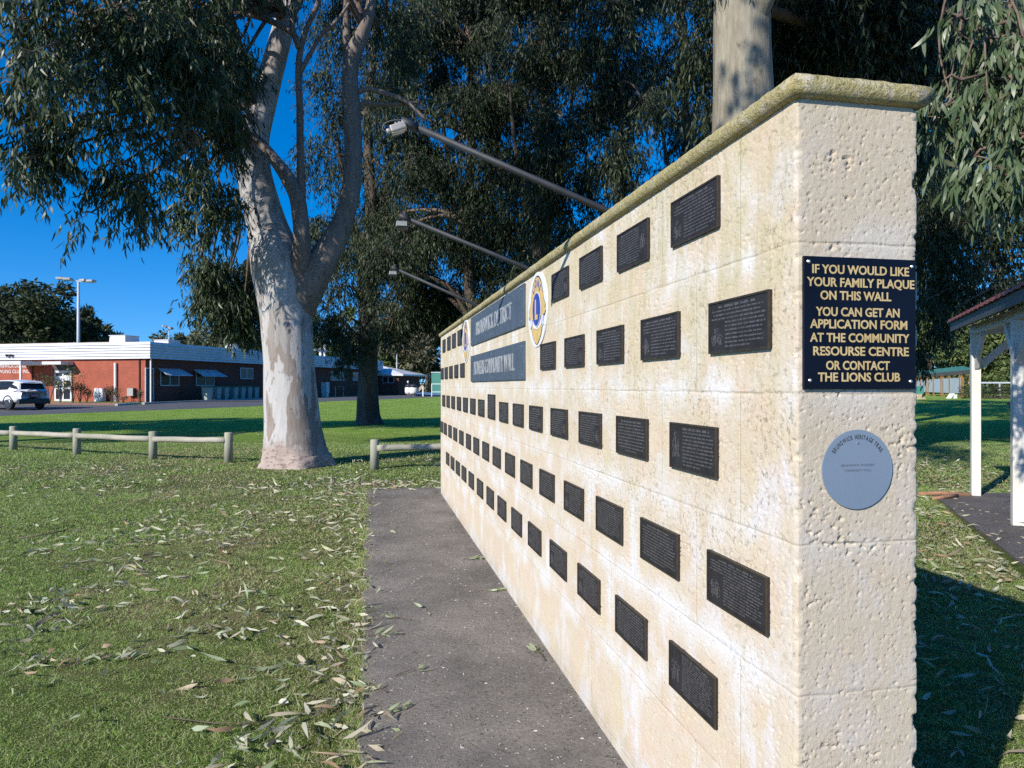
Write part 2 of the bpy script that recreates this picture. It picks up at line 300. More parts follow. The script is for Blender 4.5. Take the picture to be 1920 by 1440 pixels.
M['white'] = pm('white_paint', (.80, .79, .76), (.72, .71, .68), 3, .5)
M['post_white'] = pm('white_post_paint', (.70, .69, .64), (.60, .58, .52), 2.5, .5, .15, 30)
M['glass'] = pm('dark_glass', (.015, .018, .022), (.022, .026, .03), 1, .18, 0, 40, 0, .25)
M['door_dark'] = pm('dark_door', (.05, .055, .06), (.035, .04, .045), 3, .5)
M['awning'] = pm('pale_awning', (.52, .56, .60), (.45, .49, .53), 2, .6)
M['bin'] = pm('grey_green_bin', (.30, .36, .35), (.24, .30, .29), 2, .5)
M['bin_lid'] = pm('yellow_green_lid', (.22, .25, .09), (.18, .20, .08), 3, .5)
M['car_white'] = pm('white_car_paint', (.78, .79, .80), (.76, .77, .78), .5, .28, 0, 40, 0, .5, coat=.6)
M['black_plastic'] = pm('black_plastic', (.018, .018, .02), (.028, .028, .03), 5, .5)
M['tyre'] = pm('tyre', (.02, .02, .02), (.03, .03, .03), 8, .85)
M['alloy'] = pm('alloy_rim', (.14, .145, .15), (.09, .09, .10), 6, .35, 0, 40, .8)
M['tail_red'] = pm('tail_light', (.20, .015, .02), (.14, .01, .015), 4, .2)
M['plate_red'] = pm('number_plate', (.42, .20, .22), (.36, .16, .18), 8, .5)
M['teal'] = pm('teal_metal', (.07, .26, .20), (.06, .22, .17), 1, .5)
M['orange_timber'] = pm('stained_timber', (.33, .175, .06), (.26, .13, .045), 3, .7)
M['roof_brown'] = pm('brown_roof_edge', (.13, .10, .075), (.09, .075, .06), 2, .7)
M['roof_red'] = pm('red_roof_tile', (.30, .085, .075), (.22, .06, .055), 5, .6)
M['panel_white'] = pm('pale_wall_panel', (.58, .62, .66), (.50, .54, .58), 1, .7)
M['eave'] = pm('dark_eave_paint', (.055, .055, .055), (.04, .04, .04), 3, .6)
M['pole'] = pm('light_pole', (.45, .50, .56), (.38, .43, .49), 2, .5)
M['blue_sheet'] = pm('blue_sheet', (.06, .14, .30), (.12, .22, .36), 2, .6)
M['beige'] = pm('beige_timber', (.50, .40, .26), (.42, .33, .2), 3, .7)
M['rose'] = pm('pink_flowers', (.50, .08, .16), (.36, .05, .1), 6, .7)
M['yellow_flower'] = pm('yellow_petals', (.78, .62, .16), (.80, .72, .40), 6, .6)
M['hay'] = pm('bark_strip', (.25, .12, .07), (.36, .2, .12), 12, .8, .4, 60)

# ------------------------------------------------------------------ mesh helpers
class MB:
    def __init__(s): s.v = []; s.f = []
    def add(s, vs, fs):
        o = len(s.v); s.v += [tuple(v) for v in vs]; s.f += [tuple(i + o for i in f) for f in fs]; return s
    def box(s, c, d, rz=0, taper=1.0):
        x, y, z = d[0] / 2, d[1] / 2, d[2] / 2; k = taper; cs, sn = math.cos(rz), math.sin(rz)
        vs = [(-x, -y, -z), (x, -y, -z), (x, y, -z), (-x, y, -z), (-x * k, -y * k, z), (x * k, -y * k, z), (x * k, y * k, z), (-x * k, y * k, z)]
        vs = [(c[0] + a * cs - b * sn, c[1] + a * sn + b * cs, c[2] + e) for a, b, e in vs]
        return s.add(vs, [(3, 2, 1, 0), (4, 5, 6, 7), (0, 1, 5, 4), (1, 2, 6, 5), (2, 3, 7, 6), (3, 0, 4, 7)])
    def bar(s, a, b, w, h, up=(0, 0, 1)):
        a, b = Vector(a), Vector(b); d = (b - a).normalized(); u = Vector(up); r = d.cross(u)
        if r.length < 1e-4: r = d.cross(Vector((1, 0, 0)))
        r.normalize(); u = r.cross(d)
        vs = [p + r * (i * w / 2) + u * (j * h / 2) for p in (a, b) for i, j in ((-1, -1), (1, -1), (1, 1), (-1, 1))]
        return s.add(vs, [(0, 1, 2, 3), (7, 6, 5, 4), (0, 4, 5, 1), (1, 5, 6, 2), (2, 6, 7, 3), (3, 7, 4, 0)])
    def tube(s, pts, rad, n=8, cap=True, wob=0, seed=0):
        pts = [Vector(p) for p in pts]
        if not hasattr(rad, '__len__'): rad = [rad] * len(pts)
        rings = []; ref = None
        for i, p in enumerate(pts):
            d = (pts[min(i + 1, len(pts) - 1)] - pts[max(i - 1, 0)]).normalized()
            if ref is None: ref = d.orthogonal().normalized()
            ref = (ref - d * ref.dot(d)); ref = ref.normalized() if ref.length > 1e-5 else d.orthogonal().normalized()
            b = d.cross(ref); o = len(s.v); ring = []
            for k in range(n):
                a = 2 * math.pi * k / n; rr = rad[i]
                e = ref * math.cos(a) + b * math.sin(a)
                if wob: rr *= 1 + wob * mnoise.noise(Vector((p.x * .6 + e.x * 1.3 + seed, p.y * .6 + e.y * 1.3, p.z * .9 + e.z)))
                ring.append(len(s.v)); s.v.append(tuple(p + e * rr))
            rings.append(ring)
        for i in range(len(rings) - 1):
            for k in range(n): s.f.append((rings[i][k], rings[i][(k + 1) % n], rings[i + 1][(k + 1) % n], rings[i + 1][k]))
        if cap: s.f.append(tuple(reversed(rings[0]))); s.f.append(tuple(rings[-1]))
        return s
    def lathe(s, prof, c=(0, 0, 0), n=20):
        o = len(s.v)
        for r, z in prof:
            for k in range(n):
                a = 2 * math.pi * k / n; s.v.append((c[0] + r * math.cos(a), c[1] + r * math.sin(a), c[2] + z))
        for i in range(len(prof) - 1):
            for k in range(n): s.f.append((o + i * n + k, o + i * n + (k + 1) % n, o + (i + 1) * n + (k + 1) % n, o + (i + 1) * n + k))
        s.f.append(tuple(o + k for k in reversed(range(n)))); s.f.append(tuple(o + (len(prof) - 1) * n + k for k in range(n))); return s
    def plate(s, poly, z0, z1):                # flat outline in x,y given a thickness along z
        n = len(poly); o = len(s.v)
        s.v += [(x, y, z0) for x, y in poly] + [(x, y, z1) for x, y in poly]
        s.f.append(tuple(o + n + i for i in range(n))); s.f.append(tuple(o + i for i in reversed(range(n))))
        for i in range(n): j = (i + 1) % n; s.f.append((o + i, o + j, o + n + j, o + n + i))
        return s
    def build(s, name, m, parent=None, smooth=False, bevel=0, matrix=None, loc=None):
        me = bpy.data.meshes.new(name); me.from_pydata(s.v, [], s.f); me.update()
        me.materials.append(M[m] if isinstance(m, str) else m)
        if smooth: me.polygons.foreach_set('use_smooth', [True] * len(me.polygons))
        o = bpy.data.objects.new(name, me); C.objects.link(o)
        if parent: o.parent = parent
        if loc is not None: o.location = loc
        if matrix is not None: o.matrix_world = matrix
        if bevel:
            bv = o.modifiers.new('bevel', 'BEVEL'); bv.width = bevel; bv.segments = 2; bv.limit_method = 'ANGLE'; bv.angle_limit = R(40)
        return o
def fast_mesh(name, V, loops, starts, m, parent=None, smooth=False):
    me = bpy.data.meshes.new(name); me.vertices.add(len(V)); me.vertices.foreach_set('co', np.ascontiguousarray(V, np.float32).ravel())
    me.loops.add(len(loops)); me.loops.foreach_set('vertex_index', loops.astype(np.int32))
    me.polygons.add(len(starts)); me.polygons.foreach_set('loop_start', starts.astype(np.int32))
    me.update(calc_edges=True); me.validate()
    me.materials.append(M[m])
    if smooth: me.polygons.foreach_set('use_smooth', np.ones(len(starts), bool))
    o = bpy.data.objects.new(name, me); C.objects.link(o)
    if parent: o.parent = parent
    return o
def tag(o, label, cat, group=None, kind=None):
    o['label'] = label; o['category'] = cat
    if group: o['group'] = group
    if kind: o['kind'] = kind
    return o
def structure(o): o['kind'] = 'structure'; return o
def empty(name, loc, label=None, cat=None, group=None, rz=0, matrix=None):
    o = bpy.data.objects.new(name, None); C.objects.link(o); o.location = loc; o.rotation_euler = (0, 0, rz); o.empty_display_size = .1
    if matrix is not None: o.matrix_world = matrix
    if label: tag(o, label, cat, group)
    return o
def copy_tree(o, parent=None):
    c = o.copy(); C.objects.link(c)
    if parent: c.parent = parent
    for ch in list(o.children): copy_tree(ch, c)
    return c
def frame(P, right, out):
    r = Vector(right).normalized(); u = Vector((0, 0, 1)); o = Vector(out).normalized()
    return Matrix(((r.x, u.x, o.x, P[0]), (r.y, u.y, o.y, P[1]), (r.z, u.z, o.z, P[2]), (0, 0, 0, 1)))
_tx = {}
def text_geo(s, extrude=.0, bold=0.0):
    key = (s, extrude, bold)
    if key not in _tx:
        cu = bpy.data.curves.new('t', 'FONT'); cu.body = s; cu.size = 1; cu.extrude = extrude; cu.offset = bold; cu.resolution_u = 3
        ob = bpy.data.objects.new('t', cu); C.objects.link(ob); dg = bpy.context.evaluated_depsgraph_get()
        me = ob.evaluated_get(dg).to_mesh(); v = np.array([tuple(q.co) for q in me.vertices]); f = [tuple(q.vertices) for q in me.polygons]
        bpy.data.objects.remove(ob); bpy.data.curves.remove(cu); _tx[key] = (v, f)
    return _tx[key]
def put_text(mb, s, x0, x1, yc, h, z, depth=.0, bold=.0):      # fit a line into x0..x1 with capital height h
    v, f = text_geo(s, .5 if depth else 0, bold); v = v.copy()
    lo, hi = v.min(0), v.max(0); capv, _ = text_geo('H', 0, bold); c0, c1 = capv[:, 1].min(), capv[:, 1].max()
    v[:, 0] = x0 + (v[:, 0] - lo[0]) / (hi[0] - lo[0]) * (x1 - x0)
    v[:, 1] = yc + ((v[:, 1] - (c0 + c1) / 2) / (c1 - c0)) * h
    v[:, 2] = z + (v[:, 2] + .5) * depth if depth else z
    mb.add(v, f)
def arc_text(mb, s, cx, cy, rad, a0, a1, h, z, depth, bold=.0, squeeze=1.0):      # letters along an arc, angles measured clockwise from the top
    ws = []
    for ch in s:
        if ch == ' ': ws.append(.35)
        else: v, _ = text_geo(ch, .5, bold); ws.append(v[:, 0].max() - v[:, 0].min() + .09)
    tot = sum(ws); pos = 0; capv, _ = text_geo('H', 0, bold); ch_h = capv[:, 1].max() - capv[:, 1].min()
    for ch, w in zip(s, ws):
        mid = a0 + (a1 - a0) * (pos + w / 2) / tot; pos += w
        if ch == ' ': continue
        v, f = text_geo(ch, .5, bold); v = v.copy(); k = h / ch_h; kx = (a1 - a0) * rad / tot
        vx = (v[:, 0] - (v[:, 0].max() + v[:, 0].min()) / 2) * kx * squeeze; vy = v[:, 1] * k + rad
        ca, sa = math.cos(-mid), math.sin(-mid)
        mb.add(np.stack([cx + vx * ca - vy * sa, cy + vx * sa + vy * ca, z + (v[:, 2] + .5) * depth], 1), f)
def smooth_path(pts, n=6):                    # Catmull-Rom through (x,y,z,r)
    P = [np.array(p, float) for p in pts]; P = [2 * P[0] - P[1]] + P + [2 * P[-1] - P[-2]]; out = []
    for i in range(1, len(P) - 2):
        for k in range(n):
            t = k / n; a, b, c, d = P[i - 1], P[i], P[i + 1], P[i + 2]
            out.append(.5 * ((2 * b) + (-a + c) * t + (2 * a - 5 * b + 4 * c - d) * t * t + (-a + 3 * b - 3 * c + d) * t ** 3))
    out.append(P[-2]); return out

# ------------------------------------------------------------------ the setting: ground, path, road, beds
ys = [-40, -5, 0, 5, 10, 15, 20, 25, 30, 34, 38, 42, 46, 50, 52, 60, 80, 120, 200, 400, 900]; xs = [-900, -300, -120, -60, -40, -30, -20, -10, 0, 10, 20, 40, 80, 200, 900]
g = MB(); g.v = [(x, y, gz(x, y)) for y in ys for x in xs]; nx = len(xs)
g.f = [(j * nx + i, j * nx + i + 1, (j + 1) * nx + i + 1, (j + 1) * nx + i) for j in range(len(ys) - 1) for i in range(nx - 1)]
structure(g.build('ground', 'lawn', smooth=True))
D = Vector((-.1988, .980, 0)).normalized(); NB = Vector((.980, .1988, 0)).normalized()       # along the wall; from its front to its back
CW = Vector((.647, 1.61, 0))
def wp(t, s=0, z=0): return CW + D * t + NB * s + Vector((0, 0, z))
L_WALL, T_WALL, H_WALL = 8.06, .315, 2.105
# worn concrete path along the wall front: a real slab with a ragged edge
p = MB(); n = 230; top = []
for i in range(n + 1):
    t = -3.2 + (8.62 + 3.2) * i / n
    e = -.985 + .03 * mnoise.noise(Vector((t * 3, 0, 0))) + .02 * mnoise.noise(Vector((t * 17, 3, 0)))
    a, b = wp(t, e), wp(t, .02 if t < L_WALL + .02 else .05)
    if t < 0: b = wp(t, .35)
    p.v += [(a.x, a.y, -.05), (a.x, a.y, .014), (a.x * .992 + b.x * .008, a.y * .992 + b.y * .008, .02), (b.x, b.y, .02)]
for i in range(n):
    o = i * 4; p.f += [(o, o + 1, o + 5, o + 4), (o + 1, o + 2, o + 6, o + 5), (o + 2, o + 3, o + 7, o + 6)]
p.f += [(3, 2, 1, 0), (n * 4, n * 4 + 1, n * 4 + 2, n * 4 + 3)]
structure(p.build('path', 'path'))
def sheet(name, m, poly, dz, xmid=None):       # sheet following the land, cut at the land's breakpoints
    P = [Vector((a, b, 0)) for a, b in poly]; strips = MB()
    cuts = [-1000] + [y for y in ys if min(q.y for q in P) < y < max(q.y for q in P)] + [5000]
    def clip(poly, y, keep_above):
        out = []
        for i in range(len(poly)):
            a, b = poly[i], poly[(i + 1) % len(poly)]; ia, ib = (a.y >= y) == keep_above, (b.y >= y) == keep_above
            if ia: out.append(a)
            if ia != ib and abs(b.y - a.y) > 1e-9: out.append(a.lerp(b, (y - a.y) / (b.y - a.y)))
        return out
    for lo, hi in zip(cuts[:-1], cuts[1:]):
        q = clip(clip(P, lo, True), hi, False)
        if len(q) > 2: strips.add([(v.x, v.y, gz(v.x, v.y) + dz) for v in q], [tuple(range(len(q)))])
    return structure(strips.build(name, m))
sheet('road', 'asphalt', [(-70, 24), (-40, 30), (-24.9, 34.3), (-16.4, 43.5), (-10.3, 60), (-6.5, 76), (-2, 92), (-12, 92), (-16.8, 80), (-20.3, 62), (-24.0, 46.8), (-24.9, 44.6), (-40, 48.4), (-70, 55)], .005)
sheet('garden_bed', 'gravel', [(-25.0, 44.9), (-24.7, 49.3), (-42, 53.6), (-60, 58), (-60, 53.2), (-40, 48.6)], .012)
sheet('verge_strip', 'lawn', [(-24.72, 48.1), (-24.68, 49.6), (-42, 53.9), (-60, 58.2), (-60, 57.0), (-42, 52.6)], .02)
s = MB()
for (ax, ay), (bx, by) in (((-24.95, 44.75), (-24.6, 46.9)), ((-24.2, 46.6), (-20.5, 61.6))):
    s.bar((ax, ay, gz(ax, ay) + .06), (bx, by, gz(bx, by) + .06), .2, .14)
structure(s.build('kerb', 'kerb'))
s = MB(); sl = [(5.62, 9.55), (4.05, 5.55), (3.0, 3.3), (9.5, 2.5), (12, 9.2)]; o = len(sl)
s.v = [(a, b, -.05) for a, b in sl] + [(a, b, .024) for a, b in sl]; s.f = [tuple(range(o, 2 * o))[::-1]] + [(i, (i + 1) % o, o + (i + 1) % o, o + i) for i in range(o)]
structure(s.build('slab', 'slab'))

# ------------------------------------------------------------------ memorial wall
WALLM = frame((CW.x, CW.y, 0), D, -NB); WALLM = Matrix(((D.x, -NB.x, 0, CW.x), (D.y, -NB.y, 0, CW.y), (0, 0, 1, 0), (0, 0, 0, 1)))
wall = empty('memorial_wall', CW, 'long cream limestone block wall carrying rows of bronze plaques beside the path', 'wall', matrix=WALLM)
def fbm(v, o=4): return mnoise.fractal(v, 1.0, 2.0, o)
def wall_body():
    ring = []                                   # (x, y, normal x, normal y)
    t = L_WALL
    while t > 1.6: ring.append((t, 0, 0, 1)); t -= .05
    while t > .012: ring.append((t, 0, 0, 1)); t -= (.009 if t > .5 else .005)
    ring.append((.005, 0, -.4, .9)); ring.append((.0012, -.0012, -.7, .7)); ring.append((0, -.005, -.9, .4))
    y = .012
    while y < T_WALL - .012: ring.append((0, -y, -1, 0)); y += .003
    ring += [(0, -T_WALL + .005, -.9, -.4), (.0012, -T_WALL + .0012, -.7, -.7), (.005, -T_WALL, -.4, -.9)]
    for t in np.linspace(.02, L_WALL, 60): ring.append((t, -T_WALL, 0, -1))
    zs = np.linspace(-.1, H_WALL, 640); V = np.zeros((len(zs), len(ring), 3))
    jz = [.053 + .345 * k for k in range(-1, 7)]
    for i, (x, y, nx_, ny_) in enumerate(ring):
        near = x < 1.62; corner = abs(nx_) > .1 and abs(ny_) > .1
        for j, z in enumerate(zs):
            d = 0
            if near and y > -T_WALL - .001 and (x < .5 or j % 2 == 0 or True):
                q = Vector((x, y, z))
                mask = fbm(Vector((x * 4, y * 5, z * 9)) + Vector((7, 0, 3)), 2); k_ = .76 - .58 * max(0, mask)   # ragged pits, gathered in streaks
                a = fbm(Vector((x * 62, y * 50, z * 100)), 3)
                if a > k_: d -= min(.0046, (a - k_) * .035 + .0008) * (1.1 if nx_ < -.5 else .7)
                a = fbm(Vector((x * 100, y * 85, z * 130)), 2)
                if a > .5: d -= min(.0028, (a - .5) * .02)
                d += .0004 * mnoise.noise(q * 130) + .00045 * mnoise.noise(q * 55)
                dj = min(abs(z - k + .008 * mnoise.noise(Vector((x * 3, y * 6, z)))) for k in jz)
                if dj < .005: d -= .0014 * (1 - dj / .005) * (.5 + fbm(Vector((x * 6, y * 9, z * 3)), 2))
                if corner: d -= max(0, fbm(Vector((y * 3, x * 3, z * 22)), 3)) * .012 + max(0, fbm(Vector((1, 9, z * 7)), 2) - .25) * .02
            else: d = .0015 * mnoise.noise(Vector((x * 5, y, z * 5)))
            V[j, i] = (x + nx_ * d, y + ny_ * d, z)
    nr = len(ring); nz = len(zs); I, J = np.meshgrid(np.arange(nr), np.arange(nz - 1)); K = (I + 1) % nr
    q = np.stack([J * nr + I, J * nr + K, (J + 1) * nr + K, (J + 1) * nr + I], -1).reshape(-1, 4)
    return fast_mesh('blockwork', V.reshape(-1, 3), q.ravel(), np.arange(len(q)) * 4, 'stone', wall, True)
wall_body()
def coping():
    ov, z0, th = .026, H_WALL - .001, .052
    prof = [(-.02, 0)]
    for k in range(9):
        a = -math.pi / 2 + math.pi * k / 8; prof.append((ov - th * .5 * .8 + th * .4 * math.cos(a), th / 2 + th / 2 * math.sin(a)))
    prof.append((-.06, th + .004)); prof.append((-T_WALL / 2, th + .006))
    path = [(t, 0, 0, 1) for t in np.arange(L_WALL + .02, 1.5, -.06)] + [(t, 0, 0, 1) for t in np.arange(1.5, .02, -.012)] + [(0, 0, -1, 1)]
    path += [(0, -y, -1, 0) for y in np.arange(.02, T_WALL - .01, .012)] + [(0, -T_WALL, -1, -1)] + [(t, -T_WALL, 0, -1) for t in np.arange(.05, L_WALL + .03, .12)]
    b = MB(); m = len(prof)
    for (x, y, a, c) in path:
        for (o, z) in prof:
            q = Vector((x + a * o, y + c * o, z0 + z)); e = 0
            if x < 1.5: e = .0022 * fbm(q * 42, 3) + .0012 * mnoise.noise(q * 9) - .002 * max(0, mnoise.noise(q * 80))
            else: e = .003 * mnoise.noise(q * 12)
            oo = max(o, -T_WALL / 2) ; 
            if oo > -.05: q = Vector((x + a * (oo + e), y + c * (oo + e), z0 + z + e * .6))
            b.v.append(tuple(q))
    for i in range(len(path) - 1):
        for k in range(m - 1): b.f.append((i * m + k, (i + 1) * m + k, (i + 1) * m + k + 1, i * m + k + 1))
    b.f.append(tuple(range(m))); b.f.append(tuple((len(path) - 1) * m + k for k in range(m)))
    return b.build('coping', 'cap', wall, True)
coping()

# ------------------------------------------------------------------ bronze plaques
def text_rows(mb, x0, x1, y0, y1, rows, r, z, fine, heading=True, skip=None):
    dy = (y1 - y0) / rows
    for k in range(rows):
        yc = y1 - dy * (k + .5); head = heading and k == 0; h = dy * (.72 if head else .46)
        a, b = x0, x1
        if head: m = (x1 - x0) * r.uniform(.08, .2); a, b = x0 + m, x1 - m
        elif k == rows - 1: m = (x1 - x0) * r.uniform(.15, .33); a, b = x0 + m, x1 - m
        else: j = (x1 - x0) * r.uniform(0, .08); a, b = x0 + j * r.random(), x1 - j
        if skip:
            if skip[0] == 'L' and yc < skip[2]: a = max(a, skip[1])
            if skip[0] == 'R' and yc < skip[2]: b = min(b, skip[1])
        x = a
        while x < b - .004:
            w = min(b - x, r.uniform(.009, .034) * (1.5 if head else 1))
            if fine:
                q = x; lw = .0042 if head else .0028
                while q < x + w - lw * .6:
                    hh = h * r.uniform(.62, 1.0); mb.box((q + lw / 2, yc - (h - hh) / 2, z), (lw * r.uniform(.55, .8), hh, .0012)); q += lw
            else: mb.box((x + w / 2, yc, z), (w, h * .85, .0012))
            x += w + (.007 if head else .0045)
def relief(mb, cx, cy, w, h, r, z):            # a small raised picture: a gathering of rounded lumps
    for k in range(75):
        a = r.uniform(0, 6.28); q = r.random() ** .5; x, y = cx + math.cos(a) * q * w / 2, cy + math.sin(a) * q * h / 2 * (.75 + .25 * math.sin(3 * a + cx * 90))
        mb.box((x, y, z + .0004), (r.uniform(.0015, .006), r.uniform(.0012, .003), .0014), r.uniform(-1.6, 1.6))
    for k in range(4):
        x = cx + r.uniform(-.35, .35) * w; mb.box((x, cy + r.uniform(-.2, .2) * h, z + .0006), (.002, h * r.uniform(.25, .6), .0016), r.uniform(-.5, .5))
ORD = ['nearest', 'second', 'third', 'fourth', 'fifth', 'sixth', 'seventh', 'eighth', 'ninth', 'tenth', 'eleventh', 'twelfth', 'thirteenth', 'fourteenth', 'fifteenth', 'sixteenth']
ROWN = ['top row', 'second row down', 'middle row', 'fourth row down', 'bottom row']
rows = [([.51, 1.01, 1.51, 2.01, 6.01, 6.52, 7.03, 7.58], 1.961), ([.255, .765, 1.26, 1.76, 2.26, 5.79, 6.30, 6.82, 7.33, 7.80], 1.612),
        ([.52, 1.02, 1.52, 2.03, 2.54, 3.03, 3.53, 4.04, 4.55, 5.05, 5.56, 6.07, 6.60, 7.11, 7.62], 1.264),
        ([.265, .77, 1.27, 1.77, 2.28, 2.79, 3.30, 3.81, 4.32, 4.84, 5.34, 5.87, 6.40, 6.91, 7.43, 7.88], .915),
        ([.525, 1.03, 1.54, 2.05, 2.57, 3.08, 3.60, 4.10, 4.62, 5.15, 5.67, 6.17, 6.66, 7.16], .566)]
special = {(0, 0): ('L', 'picture at lower left', 12, 1.0), (0, 1): ('R', 'figure relief on its right side', 13, 1), (0, 2): (None, '', 12, 1), (0, 3): ('R', 'small mark at lower right', 12, 1),
           (1, 0): ('L', 'ship-like relief at left and worn pale letters', 11, 1), (1, 1): ('L', 'relief at lower left', 11, 1), (2, 0): ('L', 'tall leafy relief down its left side', 11, 1), (2, 1): (None, 'two small corner reliefs', 10, 1),
           (2, 2): ('R', 'relief at lower right', 12, 1), (3, 0): ('L', 'relief at upper left and dense text', 15, 1), (3, 1): (None, 'widely spaced text lines', 12, 1), (3, 2): (None, 'dense text lines', 14, 1), (4, 0): ('L', 'picture at left and dense text', 16, 1), (4, 1): (None, 'plain text lines', 12, 1), (4, 2): ('L', 'small relief at left', 11, 1)}
OUT = -NB; RIGHT = -D
def plaque(ri, ci, n, t, zc, w, h):
    r = random.Random(ri * 50 + ci); sp = special.get((ri, ci)); rowname = ROWN[ri]
    if ri < 2 and ci >= (4 if ri == 0 else 5):
        k = ci - (4 if ri == 0 else 5); lab = 'dark bronze plaque beyond the blue signs, %s from the signs in the %s' % ('first' if k == 0 else ORD[k], rowname)
    elif (ri, ci) == (2, 7): lab = 'tallest of the bronze plaques, rising above its neighbours in the middle row'
    elif sp and sp[1]: lab = '%s bronze plaque from the near corner in the %s, %s' % (ORD[ci] if ci else 'first', rowname, sp[1])
    else: lab = 'dark bronze plaque, %s from the near corner in the %s' % (ORD[ci], rowname)
    lab = ' '.join(lab.split()[:16])
    P = wp(t, -.001, zc); root = empty('bronze_plaque', P, lab, 'plaque', 'bronze plaques fixed to the limestone wall', matrix=frame(P, RIGHT, OUT))
    MB().box((0, 0, .0015), (w, h, .011)).build('plate', 'bronze', root, bevel=.0012 if t < 4 else 0)
    near = t < 4.2; b = MB(); rw = .0055; z = .0072
    b.box((0, h / 2 - rw / 2, z), (w, rw, .005)); b.box((0, -h / 2 + rw / 2, z), (w, rw, .005))
    b.box((-w / 2 + rw / 2, 0, z), (rw, h - 2 * rw, .005)); b.box((w / 2 - rw / 2, 0, z), (rw, h - 2 * rw, .005)); b.build('rim', 'bronze_rim', root)
    tm = MB(); rowsn = sp[2] if sp else r.randint(9, 13); side = sp[0] if sp else (r.choice(['L', 'R', None, None]) if near else None)
    if (ri, ci) == (2, 7): rowsn = 14
    skip = None; m = .016
    if side: skip = (side, (-w / 2 + w * .30) if side == 'L' else (w / 2 - w * .28), h * (.5 if sp and ('down' in sp[1] or 'picture at left' in sp[1] or 'right side' in sp[1]) else .12))
    text_rows(tm, -w / 2 + m, w / 2 - m, -h / 2 + .012, h / 2 - .011, rowsn, r, .0073, t < 2.7, True, skip)
    tm.build('inscription', 'bronze_text', root)
    if side and near:
        q = MB(); sx = -1 if side == 'L' else 1; tall = skip[2] > .3 * h
        relief(q, sx * (w / 2 - w * .15), -h * (.02 if tall else .2), w * .2, h * (.75 if tall else .45), r, .0068); q.build('picture_relief', 'bronze_text', root)
for ri, (ts, zc) in enumerate(rows):
    for ci, t in enumerate(ts):
        if (ri, ci) == (2, 7): plaque(ri, ci, len(ts), t, zc + .025, .31, .192)
        elif ri == 0 and t > 5: plaque(ri, ci, len(ts), t, zc, .31, .160)
        else: plaque(ri, ci, len(ts), t, zc, .308, .143)

# ------------------------------------------------------------------ blue sign boards with raised letters
def board(zc, h, txt, lab, x0, x1, capn):
    tm = 3.98; w = 2.31; P = wp(tm, -.001, zc); o = empty('sign_board', P, lab, 'sign', 'slate blue sign boards on the wall', matrix=frame(P, RIGHT, OUT))
    MB().box((0, 0, .006), (w, h, .014)).build('board', 'slate', o, bevel=.002)
    b = MB(); put_text(b, txt, x0, x1, 0, capn, .013, .004, .0); b.build('lettering', 'silver', o)
    s_ = MB()
    for x in (-w / 2 + .06, 0, w / 2 - .06):
        for y in (-h / 2 + .03, h / 2 - .03): s_.lathe([(.008, 0), (.008, .002), (.004, .004)], (x, y, .013), 10)
    s_.build('screw', 'steel', o)
board(1.955, .26, 'BRUNSWICK DISTRICT', 'upper slate blue board reading BRUNSWICK DISTRICT in raised silver letters', -.80, .78, .115)
board(1.610, .238, 'PIONEERS COMMUNITY WALL', 'lower slate blue board reading PIONEERS COMMUNITY WALL in raised silver letters', -.92, .87, .115)

